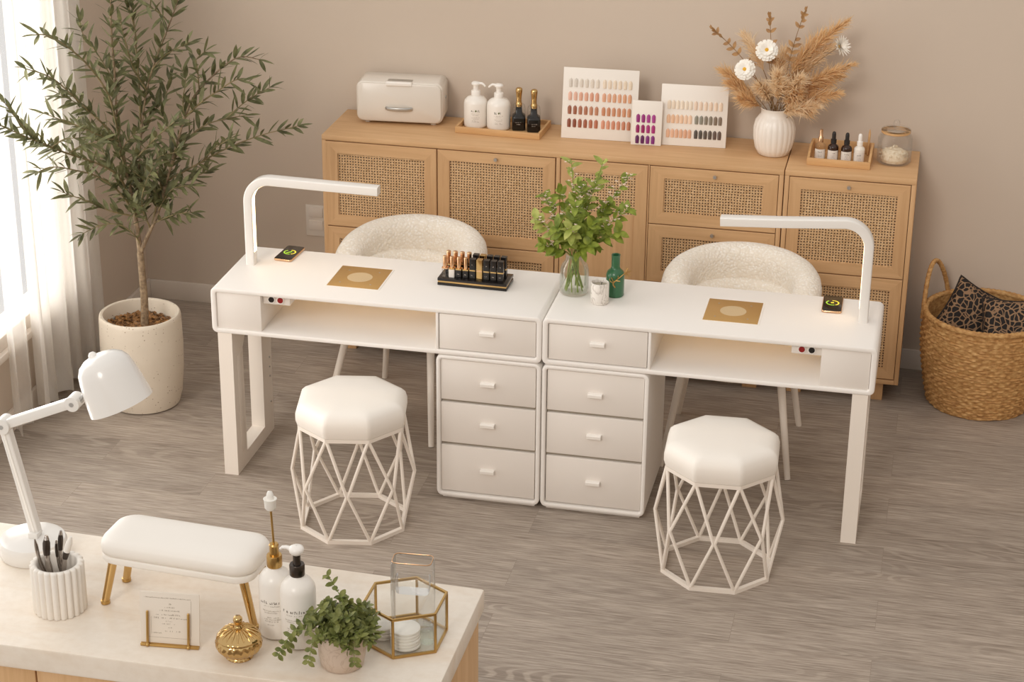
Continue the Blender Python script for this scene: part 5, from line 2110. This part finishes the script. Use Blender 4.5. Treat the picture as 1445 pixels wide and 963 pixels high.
# ------------------------------------------------------------ small potted plant
t = thing('potted_plant', 'small bushy green plant in a pale stone pot on the counter', 'potted plant', (.034, -2.527, KT))
obj('pot', G().lathe([(.001, 0), (.046, 0), (.051, .004), (.056, .03), (.058, .09), (.0575, .093), (.053, .093), (.052, .085), (.05, .075), (.001, .075)], 40), 'stone_pot', t, 50)
obj('soil', G().lathe([(.001, .082), (.03, .081), (.0515, .078), (.0505, .075), (.001, .075)], 24), 'soil', t)
rnd = random.Random(14)
fol = G()
stm = G()
for i in range(58):
    a = rnd.uniform(0, 2 * PI)
    q = math.sqrt(rnd.random())
    b = Vector((.035 * q * math.cos(a), .035 * q * math.sin(a), .08))
    hgt = rnd.uniform(.03, .115) * (1.15 - .75 * q)
    e = Vector((.088 * q * math.cos(a + rnd.uniform(-.3, .3)), .088 * q * math.sin(a + rnd.uniform(-.3, .3)), .088 + hgt - .02 * q))
    if i == 0:
        e = Vector((-.03, .0, .235))
    pts = resample([b, b.lerp(e, .5) + Vector((0, 0, .02)), e], 8)
    stm.tube(pts, [.0009] * 9, 5)
    for k in range(2, 9):
        d = (pts[k] - pts[k - 1]).normalized()
        for sg in (0, PI):
            an = k * 1.6 + sg + rnd.uniform(-.4, .4)
            s0 = d.orthogonal().normalized()
            o2 = s0 * math.cos(an) + d.cross(s0) * math.sin(an)
            fol.leaf(pts[k], d * .5 + o2, Vector((rnd.uniform(-.5, .5), rnd.uniform(-.7, .2), 1)), rnd.uniform(.014, .024), rnd.uniform(.010, .0145), rnd.uniform(0, .4), 4, shape=lambda q: math.sin(PI * min(1, .12 + q * .86)) ** .6)
for a0, L in ((R(190), .095), (R(205), .12), (R(232), .06), (R(310), .03)):
    b = Vector((.045 * math.cos(a0), .045 * math.sin(a0), .088))
    m1 = b + Vector((math.cos(a0) * L * .55, math.sin(a0) * L * .4, .012))
    e = b + Vector((math.cos(a0) * L * .9, math.sin(a0) * L * .7, -.05))
    pts = resample([b, m1, e], 8)
    stm.tube(pts, [.0009] * 9, 5)
    for k in range(2, 9):
        d = (pts[k] - pts[k - 1]).normalized()
        for sg in (-1, 1):
            o2 = d.cross(Vector((0, -1, .4))).normalized() * sg
            fol.leaf(pts[k], d * .6 + o2, Vector((0, -1, .6)), .019, .012, .2, 4)
tag(obj('stems', stm, 'fresh_stem', t), None, None, None, 'stuff')
obj('foliage', fol, 'herb', t, 0)

# ------------------------------------------------------------ hexagonal glass box and what is in it
hx, hy = .148, -2.377
t = thing('hexagonal_glass_box', 'hexagonal brass-edged glass box at the right end of the counter', 'glass box', (hx, hy, KT))
HR, HH = .104, .106


def hv(k, z, r=HR):
    a = R(-91 + 60 * k)
    return Vector((r * math.cos(a), r * math.sin(a), z))


for z, nm in ((.0035, 'base_rim'), (HH, 'top_rim')):
    obj(nm, G().tube([hv(k, z) for k in range(6)], 1, closed=True, sec=rrect(-.0033, .0033, -.0033, .0033, .001, 2), up=(0, 0, 1)), 'gold', t, 25)
each('corner_post', [G().tube([hv(k, .006), hv(k, HH - .003)], .0036, 8) for k in range(6)], 'gold', t)
for k in range(6):
    a, b = hv(k, 0), hv(k + 1, 0)
    n_ = Vector(((a + b).x, (a + b).y, 0)).normalized() * .0006
    a, b = a.lerp(b, .035), b.lerp(a, .035)
    g = G().loft([[p + q + Vector((0, 0, z)) for p, q in ((a, n_), (b, n_), (b, -n_), (a, -n_))] for z in (.006, HH - .003)])
    obj('glass_pane', g, 'glass', t, 20)
obj('floor_pane', G().loft([[hv(k, z, HR - .005) for k in range(6)] for z in (.002, .004)]), 'acrylic', t, 20)
HZ = KT + .0045


def pads(label, loc, r, n):
    t = thing('cotton_pad_stack', label, 'cotton pads', loc)
    for i in range(n):
        z = i * .0085
        obj('pad', G().lathe([(.001, z), (r - .003, z), (r, z + .0022), (r, z + .006), (r - .003, z + .0083), (.001, z + .0083)], 32, (rnd.uniform(-.001, .001), rnd.uniform(-.001, .001), 0)), 'cotton', t, 40)


pads('taller stack of white cotton pads at the front of the hexagonal glass box', (.160, -2.420, HZ), .036, 6)
pads('lower stack of white cotton pads at the left inside the glass box', (.095, -2.388, HZ), .032, 4)
t = thing('glass_vial', 'small clear glass vial with rounded shoulders right of the cotton pads', 'vial', (.208, -2.398, HZ))
obj('body', G().lathe([(.001, .001), (.016, .001), (.021, .008), (.021, .03), (.014, .042), (.009, .05), (.009, .058), (.011, .06), (.001, .06)], 28), 'acrylic', t, 50)
obj('liquid', G().lathe([(.001, .003), (.015, .003), (.019, .009), (.019, .026), (.001, .026)], 24), 'water', t)
t = thing('clear_tumbler', 'tall square clear glass container standing at the back of the glass box', 'container', (.157, -2.335, HZ), R(4))


def tq(w, d, z, r=.012):
    return [(x, y, z) for x, y in rrect(-w, w, -d, d, r, 4)]


obj('outer_wall', G().loft([tq(.046, .024, .001), tq(.05, .028, .006), tq(.052, .030, .1), tq(.051, .029, .18), tq(.048, .025, .188)], True, True, False), 'tumbler', t, 50)
obj('inner_wall', G().loft([tq(.040, .019, .10), tq(.042, .021, .11), tq(.042, .021, .14)], True, True, False), 'tumbler', t, 50)
obj('rim', G().tube([Vector(p) for p in tq(.048, .025, .188)], .0014, 6, closed=True), 'rose_gold', t, 60)

# every repeat carries the phrase of its set
GROUPS = {'nail_table': 'white nail tables standing side by side', 'arch_lamp': 'arched lamps on the nail tables', 'barrel_chair': 'boucle chairs behind the nail tables',
          'octagonal_stool': 'wire stools in front of the nail tables', 'phone': 'charging phones on the nail tables', 'cushion': 'leopard cushions in the basket',
          'pump_bottle': 'white pump bottles on the sideboard tray', 'polish_bottle': 'black polish bottles on the sideboard tray', 'swatch_board': 'nail swatch boards on the sideboard',
          'pampas_plume': 'dried plumes in the ribbed white vase', 'dried_leaf_sprig': 'brown leafy sprigs in the ribbed white vase', 'dried_daisy': 'white dried flowers in the ribbed white vase',
          'dropper_bottle': 'little bottles in the bamboo tray', 'wooden_tray': 'wooden trays on the sideboard', 'lotion_bottle': 'white lotion bottles on the counter',
          'nail_tool': 'steel tools in the fluted cup', 'cotton_pad_stack': 'cotton pad stacks in the glass box', 'sideboard': 'rattan sideboard units along the back wall', 'curtain': 'sheer curtains at the window'}
for o in SC.objects:
    base = o.name.split('.')[0]
    if o.parent is None and base in GROUPS and 'label' in o:
        o['group'] = GROUPS[base]
